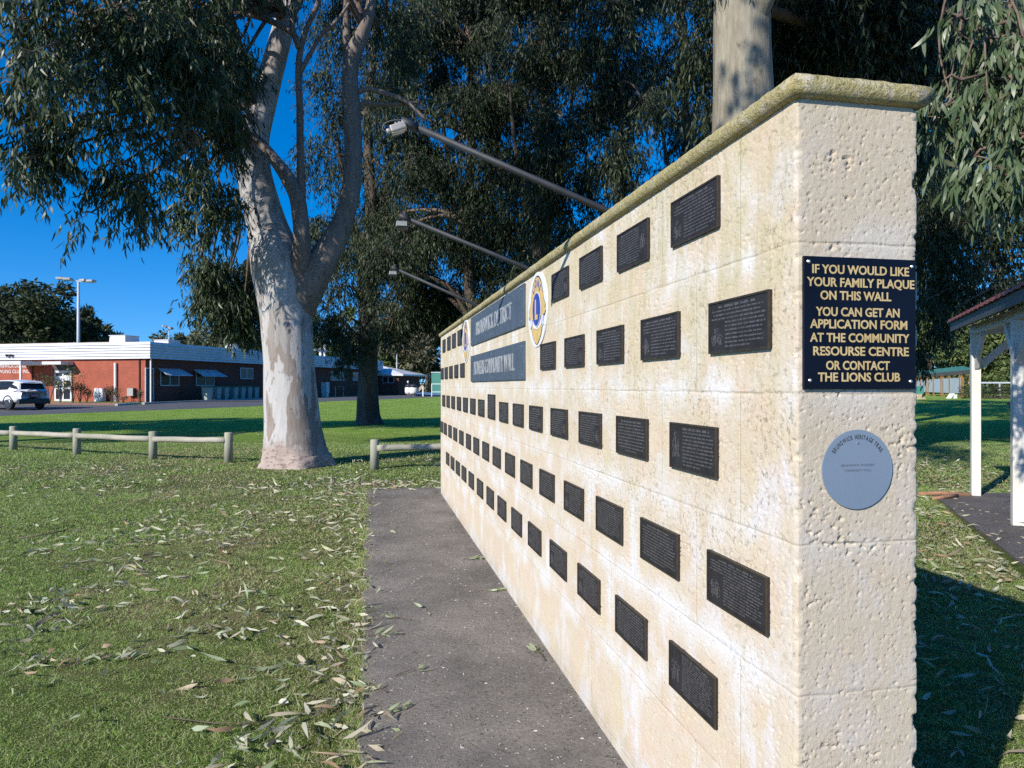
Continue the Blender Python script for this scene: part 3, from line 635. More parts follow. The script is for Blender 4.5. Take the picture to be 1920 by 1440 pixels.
# ------------------------------------------------------------------ the two round club emblems
def circ(cx, cy, r, n=40, sx=1, sy=1, a0=0, a1=2 * math.pi): return [(cx + r * sx * math.cos(a0 + (a1 - a0) * k / n), cy + r * sy * math.sin(a0 + (a1 - a0) * k / n)) for k in range(n)]
def emblem(t, zc, lab):
    P = wp(t, -.001, zc); o = empty('club_emblem', P, lab, 'emblem', 'round club emblems on the wall', matrix=frame(P, RIGHT, OUT)); k = .232
    sc = lambda poly: [(x * k, y * k) for x, y in poly]
    MB().plate(sc(circ(0, 0, 1, 64, 1, .92)), 0, .006).build('disc', 'white_enamel', o)
    head = [(.36, .40), (.52, .42), (.62, .33), (.66, .22), (.74, .13), (.84, .04), (.80, -.04), (.86, -.10), (.78, -.17), (.70, -.19), (.62, -.15), (.56, -.24), (.44, -.22), (.36, 0)]
    lobe = [(-.58, -.30), (-.45, -.38), (-.30, -.46), (0, -.50), (.30, -.46), (.45, -.38), (.58, -.30), (.52, -.48), (.40, -.66), (.18, -.80), (0, -.86), (-.18, -.80), (-.40, -.66), (-.52, -.48)]
    grow = lambda poly, c, f: [(c[0] + (x - c[0]) * f, c[1] + (y - c[1]) * f) for x, y in poly]
    b = MB(); b.plate(sc(circ(0, .22, .61, 48)), .006, .0072)
    for s_ in (1, -1):
        q = [(x * s_, y) for x, y in grow(head, (.55, .1), 1.13)]; b.plate(sc(q if s_ == 1 else q[::-1]), .006, .0071)
    b.plate(sc(grow(lobe, (0, -.6), 1.1)), .006, .0073); b.build('outline', 'emblem_dark', o)
    b = MB(); b.plate(sc(circ(0, .22, .57, 48)), .0072, .0084)
    for s_ in (1, -1):
        q = [(x * s_, y) for x, y in head]; b.plate(sc(q if s_ == 1 else q[::-1]), .0071, .0083)
    b.plate(sc(lobe), .0073, .0085); b.build('gold_field', 'emblem_gold', o)
    b = MB()
    for s_ in (1, -1):
        q = [(x * s_, y) for x, y in [(.44, -.24), (.60, -.17), (.72, -.22), (.66, -.34), (.74, -.42), (.62, -.44), (.55, -.36), (.44, -.36)]]; b.plate(sc(q if s_ == 1 else q[::-1]), .0086, .0096)
    b.build('mane', 'emblem_pale', o)
    b = MB(); b.plate(sc(circ(0, 0, .43, 40)), .0087, .0097); b.build('inner_ring', 'emblem_pale', o)
    b = MB(); b.plate(sc(circ(0, 0, .40, 40)), .0098, .0108)
    arc_text(b, 'LIONS', 0, .20 * k, .36 * k, -1.05, 1.05, .19 * k, .0086, .001, .02, .85); b.build('blue_field', 'emblem_blue', o)
    b = MB(); put_text(b, 'L', -.14 * k, .15 * k, 0, .50 * k, .0109, .001, .05); b.build('letter', 'emblem_gold', o)
emblem(2.50, 1.888, 'round white emblem with gold lions and a blue L, right of the blue boards')
emblem(5.53, 1.895, 'farther round white emblem, left of the blue boards and partly in shade')

# ------------------------------------------------------------------ navy notice and round trail disc on the end face
def endp(s_, z): return CW + NB * s_ + Vector((0, 0, z)) - D * .001
P = endp(.1575, 1.594); o = empty('notice_sign', P, 'square navy notice with gold capitals inviting family plaques, on the wall end', 'sign', matrix=frame(P, NB, -D))
w, h = .291, .302
MB().box((0, 0, .003), (w, h, .008)).build('panel', 'navy', o, bevel=.0008)
lines = [('IF YOU WOULD LIKE', 250, 1082, 300), ('YOUR FAMILY PLAQUE', 205, 1130, 408), ('ON THIS WALL', 318, 925, 518), ('YOU CAN GET AN', 280, 998, 655), ('APPLICATION FORM', 232, 1066, 758),
         ('AT THE COMMUNITY', 232, 1085, 872), ('RESOURSE CENTRE', 258, 1080, 985), ('OR CONTACT', 366, 912, 1105), ('THE LIONS CLUB', 298, 1003, 1203)]
b = MB()
for s_, x0, x1, yc in lines:
    fx = lambda x: (x - 183) / 960 * w - w / 2
    put_text(b, s_, fx(x0), fx(x1), h / 2 - (yc - 195) / 1110 * h, .0205, .0071, .0006, .022)
b.build('lettering', 'gold', o)
b = MB()
for x, y in ((-.1345, .138), (.1345, .135), (-.131, -.131), (.131, -.133)): b.lathe([(.0045, 0), (.0045, .002), (.0025, .0038)], (x, y, .007), 12)
b.build('screw', 'steel', o)
b = MB()                                        # flaked letters
for x, y, a, c, rz in ((-.112, .1265, .004, .006, 0), (-.1185, .0185, .012, .0035, .5), (-.103, -.014, .007, .008, .3), (-.092, -.012, .005, .009, -.4), (-.105, -.0655, .004, .0025, .6)): b.box((x, y, .0078), (a, c, .0004), rz)
b.build('flaked_patch', 'navy', o)
P = endp(.152, 1.258); o = empty('trail_disc', P, 'round blue-grey metal disc reading BRUNSWICK HERITAGE TRAIL below the notice', 'sign', matrix=frame(P, NB, -D))
MB().plate(circ(0, 0, .0915, 72), 0, .0035).build('plate', 'disc', o)
b = MB(); arc_text(b, 'BRUNSWICK HERITAGE TRAIL', 0, 0, .070, -1.02, 1.02, .0105, .0036, .0003, .012, .92); b.build('lettering', 'ink', o)
b = MB(); put_text(b, 'BRUNSWICK PIONEERS', -.043, .043, .010, .0052, .0036, .0003, .0); put_text(b, 'COMMUNITY WALL', -.035, .036, -.002, .0052, .0036, .0003, .0); b.build('small_lettering', 'grey_ink', o)
b = MB(); b.lathe([(.0028, 0), (.0028, .0012), (.0012, .002)], (0, .061, .0034), 10); b.build('rivet', 'steel', o)

# ------------------------------------------------------------------ floodlights on arms over the wall top
def floodlight(t, reach, rise, body, lab, hang):
    base = wp(t, .12, H_WALL + .07); e = wp(t, -reach, H_WALL + .045 + rise)
    o = empty('floodlight', base, lab, 'floodlight', 'floodlights on arms above the wall'); off = -base
    q = MB(); a = Vector((0, 0, -.02)); c = e + off
    q.tube([a, a + Vector((0, 0, .05)), a + Vector((0, 0, .05)) + (c - a) * .03, c], [.0145, .0145, .0145, .014], 14); q.tube([c - (c - a).normalized() * .05, c + (c - a).normalized() * .02], .0175, 14)
    q.build('arm', 'galv', o, True); MB().lathe([(.045, 0), (.045, .012), (.024, .014)], (0, 0, 0), 16).build('flange', 'galv', o)
    hd = empty('lamp_head', (0, 0, 0)); bpy.data.objects.remove(hd)
    if hang:
        q = MB(); q.bar(c + Vector((.01, 0, .035)), c + Vector((.01, 0, -.03)), .008, .018); q.build('bracket', 'galv', o)
        k = MB(); k.box((c.x - .005, c.y, c.z - .052), (.082, .075, .045), 0.2, .82); hdo = k.build('lamp_head', body, o, bevel=.006)
        l_ = MB(); l_.box((c.x + .003, c.y - .0385, c.z - .052), (.062, .005, .028), .2); l_.build('lens', 'lens', hdo)
    else:
        d = Vector((-.92, -.15, -.36)).normalized(); k = MB(); s0 = c + Vector((0, 0, -.012)); k.bar(s0, s0 + d * .068, .05, .03); k.bar(s0 + d * .068, s0 + d * .085, .026, .018); hdo = k.build('lamp_head', body, o, bevel=.006)
        l_ = MB(); l_.bar(s0 + d * .008 + Vector((0, 0, -.017)), s0 + d * .06 + Vector((0, 0, -.017)), .04, .006); l_.build('lens', 'lens', hdo)
        f_ = MB(); [f_.bar(s0 + d * x + Vector((0, 0, .017)), s0 + d * (x + .007) + Vector((0, 0, .017)), .04, .008) for x in (.012, .027, .042)]; f_.build('cooling_fin', body, hdo)
        cb = MB(); pts = smooth_path([(c.x, c.y, c.z + .012, 0), (c.x - .05, c.y - .015, c.z + .004, 0), (c.x - .085, c.y - .02, c.z - .012, 0), (c.x - .092, c.y - .02, c.z - .035, 0), (c.x - .075, c.y - .015, c.z - .045, 0)]); cb.tube([x[:3] for x in pts], .0026, 6); cb.build('cable', 'cable', o, True)
floodlight(1.53, .80, .395, 'lamp_body', 'nearest floodlight on a long arm, pale housing with looped cable', False)
floodlight(3.10, .74, .375, 'lamp_body2', 'middle floodlight arm over the wall, small grey lamp hanging from its tip', True)
floodlight(5.30, .72, .41, 'lamp_body2', 'farthest floodlight arm over the wall, its lamp lost among leaves', True)

# ------------------------------------------------------------------ low pine rail fences on the lawn
def rail_fence(pts, lab, hgt=.56, open_end=False):
    base = Vector((pts[0][0], pts[0][1], 0)); o = empty('rail_fence', base, lab, 'fence', 'low pine rail fences on the lawn')
    for i, (x, y, h) in enumerate(pts):
        q = MB(); q.lathe([(.078, -.05), (.077, h - .012), (.066, h)], (x - base.x, y - base.y, 0), 18)
        q.v = [(a + .012 * h * c_ * (.5 - (i % 2)), b, c_) for a, b, c_ in q.v]; q.build('post', 'timber', o, True)
    for i in range(len(pts) - 1):
        a, b = Vector((pts[i][0], pts[i][1], pts[i][2] - .15)) - base, Vector((pts[i + 1][0], pts[i + 1][1], pts[i + 1][2] - .15)) - base
        off = Vector((0, -.045, 0)); d = (b - a).normalized(); q = MB()
        n = 10; q.tube([a + off + d * .05 + (b - a - d * .1) * k / n + Vector((0, 0, 0.003 * math.sin(k * 1.1 + i))) for k in range(n + 1)], [.056 + .0012 * math.sin(k * 1.3 + i) for k in range(n + 1)], 14)
        q.build('rail', 'timber_rail', o, True)
    return o
rail_fence([(-5.37, 13.45, .575), (-7.07, 13.98, .56), (-9.17, 14.96, .56), (-11.2, 15.95, .55), (-13.3, 16.95, .55)], 'long low pine rail fence left of the large pale gum trunk')
rail_fence([(-2.40, 12.4, .52), (-.35, 12.85, .53), (1.75, 13.2, .53)], 'short low pine rail fence running behind the far end of the wall')

# ------------------------------------------------------------------ foliage
class Foliage:
    def __init__(s): s.V = []; s.L = []; s.S = []; s.nv = 0; s.nl = 0
    def leaves(s, P, Dv, L, W, simple=False, curl=.12):
        n = len(P)
        if n == 0: return
        Dv = Dv / np.linalg.norm(Dv, axis=1, keepdims=True); w = np.cross(Dv, rng.normal(size=(n, 3))); w /= np.linalg.norm(w, axis=1, keepdims=True) + 1e-9; nn = np.cross(Dv, w)
        L = L[:, None]; W = W[:, None]; cu = curl * L * rng.uniform(-1.4, 1.4, (n, 1)); dr = curl * L * rng.uniform(-1, 1, (n, 1))
        if simple:
            v = np.stack([P, P + Dv * L * .45 + w * W * .5 + nn * dr * .5, P + Dv * L + w * cu * .4, P + Dv * L * .45 - w * W * .5 + nn * dr * .5], 1); m = 4
            lo = np.array([0, 1, 2, 3]); st = np.array([0])
        else:
            a = P + Dv * L * .32 + nn * dr * .6 + w * cu * .15; b = P + Dv * L * .68 + nn * dr * .7 + w * cu * .5; t = P + Dv * L + w * cu
            v = np.stack([P, a + w * W * .5, a - w * W * .5, b + w * W * .36, b - w * W * .36, t], 1); m = 6
            lo = np.array([0, 1, 2, 1, 3, 4, 2, 3, 5, 4]); st = np.array([0, 3, 7])
        s.V.append(v.reshape(-1, 3)); s.L.append((np.arange(n)[:, None] * m + lo + s.nv).ravel()); s.S.append((np.arange(n)[:, None] * len(lo) + st + s.nl).ravel())
        s.nv += n * m; s.nl += n * len(lo)
    def sprays(s, Cn, Dn, ln, k, leafL, leafW, simple=False, hang=1.0, bunch=False):
        n = len(Cn)
        if n == 0: return
        Dn = Dn / np.linalg.norm(Dn, axis=1, keepdims=True); u = rng.uniform(.08, 1, (n, k)) ** .8
        if bunch: u = u * .25
        P = Cn[:, None] + Dn[:, None] * (ln[:, None] * u)[..., None]; P[..., 2] -= ln[:, None] * u * u * .35
        P += rng.normal(0, .018, P.shape) * (leafL / .15)
        Dv = rng.normal(0, .42, P.shape) + Dn[:, None] * .35; Dv[..., 2] -= 1.0 * hang
        s.leaves(P.reshape(-1, 3), Dv.reshape(-1, 3), leafL * rng.uniform(.6, 1.2, n * k), leafW * rng.uniform(.7, 1.2, n * k), simple)
    def build(s, name, m, parent, off=None):
        V = np.concatenate(s.V)
        if off is not None: V = V - np.array(off)
        return fast_mesh(name, V, np.concatenate(s.L), np.concatenate(s.S), m, parent)
def ball(n, hollow=0.0):
    v = rng.normal(size=(n, 3)); v /= np.linalg.norm(v, axis=1, keepdims=True)
    return v * (hollow + (1 - hollow) * rng.random((n, 1)) ** (1 / 3))
def blob_sprays(fo, tw, c, rx, ry, rz, n, k=14, leafL=.15, leafW=.022, simple=False, ln=.55, twigs=8, hang=1.0):
    b = ball(n); # break the blob into a few drooping sub-clumps so gaps stay between them
    nc = max(3, n // 22); sub = ball(nc, .35); pick = rng.integers(0, nc, n)
    q = sub[pick] * .78 + b * .34; q[:, 2] -= np.abs(b[:, 0]) * .1
    Cn = np.array(c) + q * np.array([rx, ry, rz]); Dn = q * np.array([.6, .6, .25]) + rng.normal(0, .35, (n, 3)); Dn[:, 2] -= .55 * hang
    fo.sprays(Cn, Dn, ln * rng.uniform(.6, 1.25, n), k, leafL, leafW, simple, hang)
    if tw is not None:
        cc = Vector(c)
        for i in range(min(nc, twigs)):
            e = Vector(np.array(c) + sub[i] * .8 * np.array([rx, ry, rz])); mid = cc.lerp(e, .5) + Vector((rnd.uniform(-.1, .1), rnd.uniform(-.1, .1), .12 * rx))
            tw.tube([cc, mid, e, e + Vector((rnd.uniform(-.1, .1), rnd.uniform(-.1, .1), -.3 * rz))], [.012, .009, .006, .003], 5, False)
def limb(tw, a, c, r0=.05, r1=.012, lift=.3):
    a, c = Vector(a), Vector(c); m1 = a.lerp(c, .35) + Vector((rnd.uniform(-.2, .2), rnd.uniform(-.2, .2), lift)); m2 = a.lerp(c, .7) + Vector((rnd.uniform(-.2, .2), rnd.uniform(-.2, .2), lift * .8))
    pts = smooth_path([(*a, r0), (*m1, r0 * .7 + r1 * .3), (*m2, r0 * .35 + r1 * .65), (*c, r1)], 4)
    tw.tube([p[:3] for p in pts], [p[3] for p in pts], 7, False, .08)

def trunk_path(rows, Y, dY=0):                  # (px, py, width px [, depth shift]) rows into x,y,z,r
    out = []
    for r_ in rows:
        y = Y + (r_[3] if len(r_) > 3 else 0); v = at(r_[0], r_[1], y); out.append((v.x, v.y, v.z, r_[2] / 2 / F * y))
    return out

# the large forked gum
o = empty('gum_tree', (-3.96, 13, 0), 'large gum with pale patchy forked trunk and pinkish foot, between the rail fences', 'tree', 'gum trees around the memorial wall'); off = Vector((-3.96, 13, 0))
b = MB(); base = trunk_path([(554, 878, 152), (554, 868, 140), (552, 852, 124), (550, 828, 117), (548, 790, 112), (546, 740, 107), (543, 690, 104), (540, 640, 104), (537, 590, 106), (531, 540, 112), (521, 490, 110), (503, 430, 84), (486, 370, 76), (474, 310, 72), (478, 255, 60), (495, 190, 52), (508, 140, 48), (524, 80, 44), (541, 10, 40), (556, -60, 36), (575, -160, 30), (590, -300, 22), (600, -460, 12)], 13)
base = [(x, y, z, r_ * (.90 if z > .5 else .95)) for x, y, z, r_ in base]; base[0] = (base[0][0], 13, -.12, base[0][3] * 1.04)
pts = smooth_path(base, 5); b.tube([p_[:3] for p_ in pts], [p_[3] for p_ in pts], 40, True, .07, 1)
b.v = [(x, y, z) for x, y, z in b.v]
v2 = []
for x, y, z in b.v:                               # buttress ridges and folds low on the trunk
    if z < .75:
        a = math.atan2(y - 13, x + 3.96); k = (.75 - max(z, 0)) / .75; rr = 1 + k * k * (.10 * math.sin(a * 5 + .7) + .05 * math.sin(a * 11 + 2 + z * 6)); fold = 1 + .022 * k * math.sin(z * 62 + 3 * math.sin(a * 3))
        x, y = -3.96 + (x + 3.96) * rr * fold, 13 + (y - 13) * rr * fold
    v2.append((x - off.x, y - off.y, z))
b.v = v2; b.build('trunk', 'bark', o, True)
def limb_part(rows, Y, m='limb', n=18, seed=2):
    b = MB(); pts = smooth_path(trunk_path(rows, Y), 5); b.tube([Vector(p_[:3]) - off for p_ in pts], [p_[3] for p_ in pts], n, True, .06, seed); b.build('limb', m, o, True)
limb_part([(545, 640, 40, .25), (562, 570, 66, .12), (592, 510, 60), (622, 460, 48), (645, 410, 38), (659, 350, 35), (662, 290, 33), (661, 220, 31), (656, 150, 30), (660, 108, 30), (676, 70, 28), (692, 25, 20), (699, -20, 15), (712, -110, 11), (730, -260, 6)], 12.9, 'limb', 20, 5)
limb_part([(657, 150, 17), (651, 90, 15), (649, 40, 13), (645, -40, 10), (640, -150, 6)], 12.95, 'limb', 12, 6)
limb_part([(550, 620, 24, .6), (557, 550, 36, .42), (565, 480, 36, .1), (565, 440, 30), (562, 400, 30), (556, 368, 29), (540, 335, 27), (515, 300, 22), (492, 272, 19), (470, 250, 15)], 12.55, 'limb', 14, 7)
limb_part([(560, 400, 20), (565, 360, 16), (563, 290, 14), (562, 200, 13), (560, 120, 12), (572, 60, 10), (598, 0, 9), (610, -90, 7)], 12.6, 'limb', 12, 8)
limb_part([(560, 140, 11), (585, 95, 8), (602, 66, 9), (630, 40, 7), (655, 5, 5), (690, -60, 3)], 12.6, 'limb', 8, 9)
limb_part([(560, 90, 11), (548, 40, 11), (570, -20, 9), (560, -120, 6)], 12.5, 'limb', 8, 10)
limb_part([(547, 60, 13), (520, 45, 12), (480, 30, 12), (430, 20, 10), (360, 0, 8), (250, -60, 6)], 12.2, 'limb', 8, 11)
limb_part([(672, 172, 12), (690, 167, 10), (720, 175, 10), (760, 190, 8), (800, 226, 5)], 12.9, 'limb', 8, 12)
limb_part([(673, 205, 13), (685, 193, 12), (705, 196, 11), (750, 195, 8), (790, 190, 5)], 13.0, 'limb', 8, 13)
tw = MB(); fo = Foliage(); dry = Foliage(); bud = MB()
j1 = (-4.14, 13, 8.2); j2 = (-2.72, 12.9, 8.0); j3 = (-4.74, 13, 5.8)
BL = [(30, 40, 8.3, 120, 100, 70), (150, 30, 8.8, 120, 90, 95), (270, 50, 9.2, 110, 95, 100), (370, 50, 10, 90, 100, 110), (420, 50, 11, 50, 80, 44), (60, 170, 8.4, 110, 60, 60), (190, 150, 8.9, 100, 60, 75), (310, 120, 9.5, 95, 60, 80), (385, 140, 10.6, 55, 75, 50),
      (50, 245, 8.4, 100, 38, 46), (150, 238, 8.8, 86, 40, 54), (235, 262, 9.1, 60, 45, 34), (40, 300, 8.3, 60, 24, 14), (225, 308, 9.2, 46, 34, 30), (245, 362, 9.4, 40, 24, 26), (172, 398, 9.4, 24, 12, 6), (405, 205, 11.3, 36, 66, 34), (415, 120, 11.6, 38, 70, 34), (440, 240, 12.2, 16, 50, 10),
      (335, 235, 9.8, 30, 40, 9), (388, 318, 11.4, 42, 44, 44), (365, 378, 11.2, 34, 40, 26), (415, 395, 12, 30, 42, 24),
      (100, -130, 8.5, 190, 110, 80), (320, -150, 9.5, 200, 120, 100), (520, -120, 11, 150, 100, 60), (640, -150, 13, 120, 110, 60), (30, 110, 7.6, 60, 50, 22), (625, 20, 14, 60, 40, 22), (725, 20, 14.5, 60, 70, 50), (730, 120, 15, 40, 60, 26)]
for c, a, d, n in (((-7.2, 9.3, 8.4), 1.3, 1.0, 110), ((-8.2, 8.6, 10.4), 1.5, 1.2, 110), ((-5.5, 9.4, 8.7), 1.25, 1.0, 130), ((-4.6, 8.8, 9.6), 1.2, .9, 100), ((-6.2, 10.4, 9.8), 1.4, 1.1, 100), ((-4, 12.5, 12), 2.6, 1.7, 260), ((-6.5, 11, 13.5), 2.6, 1.8, 220), ((-2, 12, 13), 2.5, 1.7, 240), ((-5, 15, 14), 2.8, 1.9, 240), ((-8, 14, 12.5), 2.6, 1.7, 220), ((-3, 13, 16), 2.6, 1.8, 220), ((-1, 14, 15), 2.3, 1.6, 180), ((-6.5, 13, 17), 2.6, 1.6, 160), ((-11.5, 12.6, 10.2), 2.0, .9, 220), ((-13.5, 13.5, 10.6), 2.0, .9, 200)):  # unseen clumps added to the crown to shade trunk, rear crowns and lawn
    blob_sprays(fo, tw, c, a, a, d, n, 13, .24, .05, True, .8, 7); limb(tw, (-4.1, 13, 8.4) if c[2] > 11 else (-4.64, 13, 6.4), c, .09, .015, .5)
for px, py, Y, rx, rz, n in BL:
    c = at(px, py, Y); sx = rx / F * Y; sz = rz / F * Y
    blob_sprays(fo, tw, c, sx, sx * .8, sz, int(n * (1.6 if px < 250 else 2.7)), 13, .16, .026, False, .5, 9)
    s_ = j1 if px < 470 and py < 230 else (j3 if px < 470 else j2)
    limb(tw, s_, c, .05 if py > 0 else .07, .012, .5)
for px, py, n in ((345, 235, 16), (322, 225, 10)): blob_sprays(dry, None, at(px, py, 9.7), .18, .18, .16, n, 9, .12, .022, False, .25)
for px, py in ((275, 30), (290, 40), (205, 100), (200, 160), (260, 160), (215, 165), (120, 330), (290, 75), (340, 428), (395, 400)):
    c = at(px, py, 8.8 if px < 320 else 10.8)
    for k in range(26): q = c + Vector((rnd.gauss(0, .06), rnd.gauss(0, .06), rnd.gauss(0, .04))); bud.lathe([(.002, -.012), (.008, 0), (.002, .014)], q, 5)
BL2 = [(428, 520, 15.5, 50, 48, 90), (412, 560, 15.5, 38, 40, 60), (458, 570, 15.8, 36, 45, 50), (395, 500, 15.2, 28, 26, 26), (452, 605, 15.6, 22, 22, 14), (484, 530, 16, 28, 60, 40)]
for px, py, Y, rx, rz, n in BL2:
    c = at(px, py, Y); sx = rx / F * Y; sz = rz / F * Y; blob_sprays(fo, tw, c, sx, sx, sz, int(n * 3.8), 13, .17, .028, False, .5, 7); limb(tw, (-4.69, 13, 5.2), c, .045, .015, .5)
fo.build('crown', 'leaf', o, off); dry.build('dead_leaves', 'leaf_dry', o, off); tw.v = [tuple(Vector(v) - off) for v in tw.v]; tw.build('twigs', 'twig', o, True); bud.v = [tuple(Vector(v) - off) for v in bud.v]; bud.build('buds', 'bud', o)['kind'] = 'stuff'

def gum(base, path, blobs, lab, bark='bark_dark', leafm='leaf_dark', leafL=.17, leafW=.028, k=13, dens=1.0, simple=True, forks=(), group='gum trees around the memorial wall', lims=True, ln=.7, hang=1.0, joints=None):
    off = Vector(base); o = empty('gum_tree', base, lab, 'tree', group); b = MB()
    pts = smooth_path(path, 5); b.tube([Vector(p_[:3]) - off for p_ in pts], [p_[3] for p_ in pts], 20, True, .08, len(lab)); b.build('trunk', bark, o, True)
    for f in forks:
        q = MB(); pts = smooth_path(f, 4); q.tube([Vector(p_[:3]) - off for p_ in pts], [p_[3] for p_ in pts], 10, True, .06, 3); q.build('limb', bark, o, True)
    fo = Foliage(); tw = MB()
    for c, sx, sy, sz, n in blobs:
        c = Vector(c); blob_sprays(fo, tw, c, sx, sy, sz, int(n * dens), k, leafL, leafW, simple, ln, 6, hang)
        if lims:
            zz = [p_ for p_ in path if p_[2] > 2.5] or path; jb = min(zz, key=lambda p_: abs(p_[2] - (c.z - .5)) + .2 * abs(p_[0] - c.x)); limb(tw, jb[:3], c, min(.09, jb[3]), .015, .4)
    fo.build('crown', leafm, o, off)
    if tw.v: tw.v = [tuple(Vector(v) - off) for v in tw.v]; tw.build('twigs', 'twig', o, True)
    return o
def pb(px, py, Y, rx, rz, n, deep=1.0): return (at(px, py, Y), rx / F * Y, rx / F * Y * deep, rz / F * Y, n)
# the second gum on the lawn, 27 m off
p2 = trunk_path([(692, 800, 62), (691, 790, 50), (690, 770, 42), (690, 720, 37), (690, 650, 35), (690, 580, 36), (688, 530, 38), (694, 470, 30), (698, 400, 26), (692, 320, 20), (690, 220, 16), (700, 100, 12), (705, -60, 8)], 27.2); p2[0] = (p2[0][0], 27.2, -.1, p2[0][3])
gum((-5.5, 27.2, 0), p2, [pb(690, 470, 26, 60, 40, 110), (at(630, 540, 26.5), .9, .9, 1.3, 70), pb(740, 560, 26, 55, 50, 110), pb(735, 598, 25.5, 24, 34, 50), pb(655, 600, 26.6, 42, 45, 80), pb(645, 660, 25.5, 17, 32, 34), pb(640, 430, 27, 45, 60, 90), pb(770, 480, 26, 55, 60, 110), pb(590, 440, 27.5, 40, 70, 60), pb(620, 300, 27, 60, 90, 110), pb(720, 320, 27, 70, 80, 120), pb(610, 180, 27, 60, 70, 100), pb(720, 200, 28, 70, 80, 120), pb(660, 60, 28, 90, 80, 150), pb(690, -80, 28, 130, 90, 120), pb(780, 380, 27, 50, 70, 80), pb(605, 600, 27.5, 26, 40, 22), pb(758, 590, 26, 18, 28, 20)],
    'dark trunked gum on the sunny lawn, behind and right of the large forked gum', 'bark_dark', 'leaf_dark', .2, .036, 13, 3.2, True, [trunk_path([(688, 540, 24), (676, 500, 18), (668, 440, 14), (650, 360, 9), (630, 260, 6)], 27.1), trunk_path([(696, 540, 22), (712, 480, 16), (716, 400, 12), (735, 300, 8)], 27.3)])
# gums behind the wall
def gap(px, py):                                 # where blue sky shows through
    best = 9e9; line = [(1262, -60), (1245, 90), (1295, 190), (1225, 255), (1150, 335), (1105, 395)]
    for (ax, ay), (bx, by) in zip(line[:-1], line[1:]):
        t = max(0, min(1, ((px - ax) * (bx - ax) + (py - ay) * (by - ay)) / ((bx - ax) ** 2 + (by - ay) ** 2))); best = min(best, math.hypot(px - ax - t * (bx - ax), py - ay - t * (by - ay)))
    return min(best, math.hypot(px - 755, py - 265), math.hypot(px - 1010, py - 610))
TR = [(880, 24, 'dark drooping gum behind the far end of the wall, under the two lower floodlight arms'), (1010, 21, 'dark dense gum behind the wall, its crown behind the nearest floodlight arm'), (1150, 18.5, 'slender dark stemmed gum rising behind the wall left of a gap of blue sky'), (1290, 23, 'dark gum behind the wall, crown between the blue gap and the thick pale trunk')]
acc = {i: [] for i in range(4)}
for py in range(-110, 600, 62):
    for px in range(745, 1345, 62):
        x, y = px + rnd.uniform(-24, 24), py + rnd.uniform(-24, 24); wall_y = 625 - .727 * (x - 828)
        if y > wall_y + 30 or (y > 540 and x < 820): continue
        gd = gap(x, y)
        if gd < 22: continue
        i = min(range(4), key=lambda q: abs(TR[q][0] - x)); Y = TR[i][1] + rnd.uniform(-2.5, 3.5)
        acc[i].append(pb(x, y, Y, rnd.uniform(38, 58), rnd.uniform(40, 62), int((52 if gd > 90 else 34) * (Y / 18) ** 1.2)))
for i, (px, Y, lab) in enumerate(TR):
    lean = [0, 10, 40, -10][i]
    path = trunk_path([(px, HOR + 1.5 * F / Y, 700 / Y), (px + 2, 600, 520 / Y), (px - 3 + lean * .3, 420, 430 / Y), (px + 4 + lean * .6, 260, 330 / Y), (px + lean, 80, 240 / Y), (px + lean, -120, 150 / Y)], Y)
    fk = [trunk_path([(px + lean * .2, 460, 260 / Y), (px + 40, 330, 200 / Y), (px + 62, 190, 130 / Y), (px + 66, 60, 80 / Y)], Y), trunk_path([(px, 400, 240 / Y), (px - 40, 300, 180 / Y), (px - 55, 150, 110 / Y)], Y)] if i != 2 else [trunk_path([(1150, 460, 230 / Y), (1168, 350, 170 / Y), (1178, 240, 110 / Y), (1200, 120, 60 / Y)], Y), trunk_path([(1165, 430, 140 / Y), (1190, 350, 90 / Y), (1215, 280, 50 / Y)], Y)]
    if i == 2: path = trunk_path([(1140, HOR + 1.5 * F / Y, 480 / Y), (1142, 560, 400 / Y), (1150, 430, 300 / Y), (1165, 330, 200 / Y), (1165, 180, 130 / Y), (1150, 40, 90 / Y), (1150, -120, 50 / Y)], Y)
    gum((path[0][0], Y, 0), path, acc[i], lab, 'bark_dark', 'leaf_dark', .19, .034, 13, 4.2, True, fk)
# the thick pale trunk right behind the wall, with the bough that hangs over the right of the picture
Yt = 10.0
p4 = trunk_path([(1398, HOR + 1.5 * F / Yt, 150), (1398, 860, 128), (1396, 600, 122), (1394, 350, 120), (1393, 220, 112), (1393, 100, 106), (1392, 0, 102), (1390, -120, 92), (1380, -300, 80), (1370, -520, 60), (1360, -800, 30)], Yt); p4[0] = (p4[0][0], Yt, -.1, p4[0][3])
bl4 = [pb(1480, 60, 12.5, 70, 90, 130), pb(1560, 40, 12, 90, 80, 170), pb(1650, 60, 12.5, 90, 90, 170), pb(1600, 130, 14, 110, 60, 190), pb(1500, 150, 13.5, 50, 60, 90), pb(1710, 120, 14, 60, 80, 110), pb(1720, 30, 13, 70, 60, 90), pb(1690, 220, 16, 50, 60, 90), pb(1335, 80, 11.5, 36, 60, 34), pb(1320, 170, 13, 34, 50, 26), pb(1560, -90, 11, 150, 90, 160), pb(1400, -150, 10, 150, 80, 120), pb(1740, 250, 17, 46, 60, 80), pb(1620, 200, 15, 90, 40, 90), pb(1730, -90, 11, 110, 80, 90)]
gum((p4[0][0], Yt, 0), p4, bl4, 'gum with thick pale dappled trunk rising straight behind the wall near its end', 'bark_pale', 'leaf_dark', .17, .028, 13, 3.4, False,
    [[(3.2, 10, 6.2, .2), (3.8, 9.2, 7.6, .14), (4.1, 7.4, 7.4, .09), (3.7, 6.0, 6.0, .05), (3.4, 5.1, 5.0, .02)], trunk_path([(1400, -20, 60), (1440, -70, 44), (1560, -140, 30), (1700, -160, 16)], 10.2)])
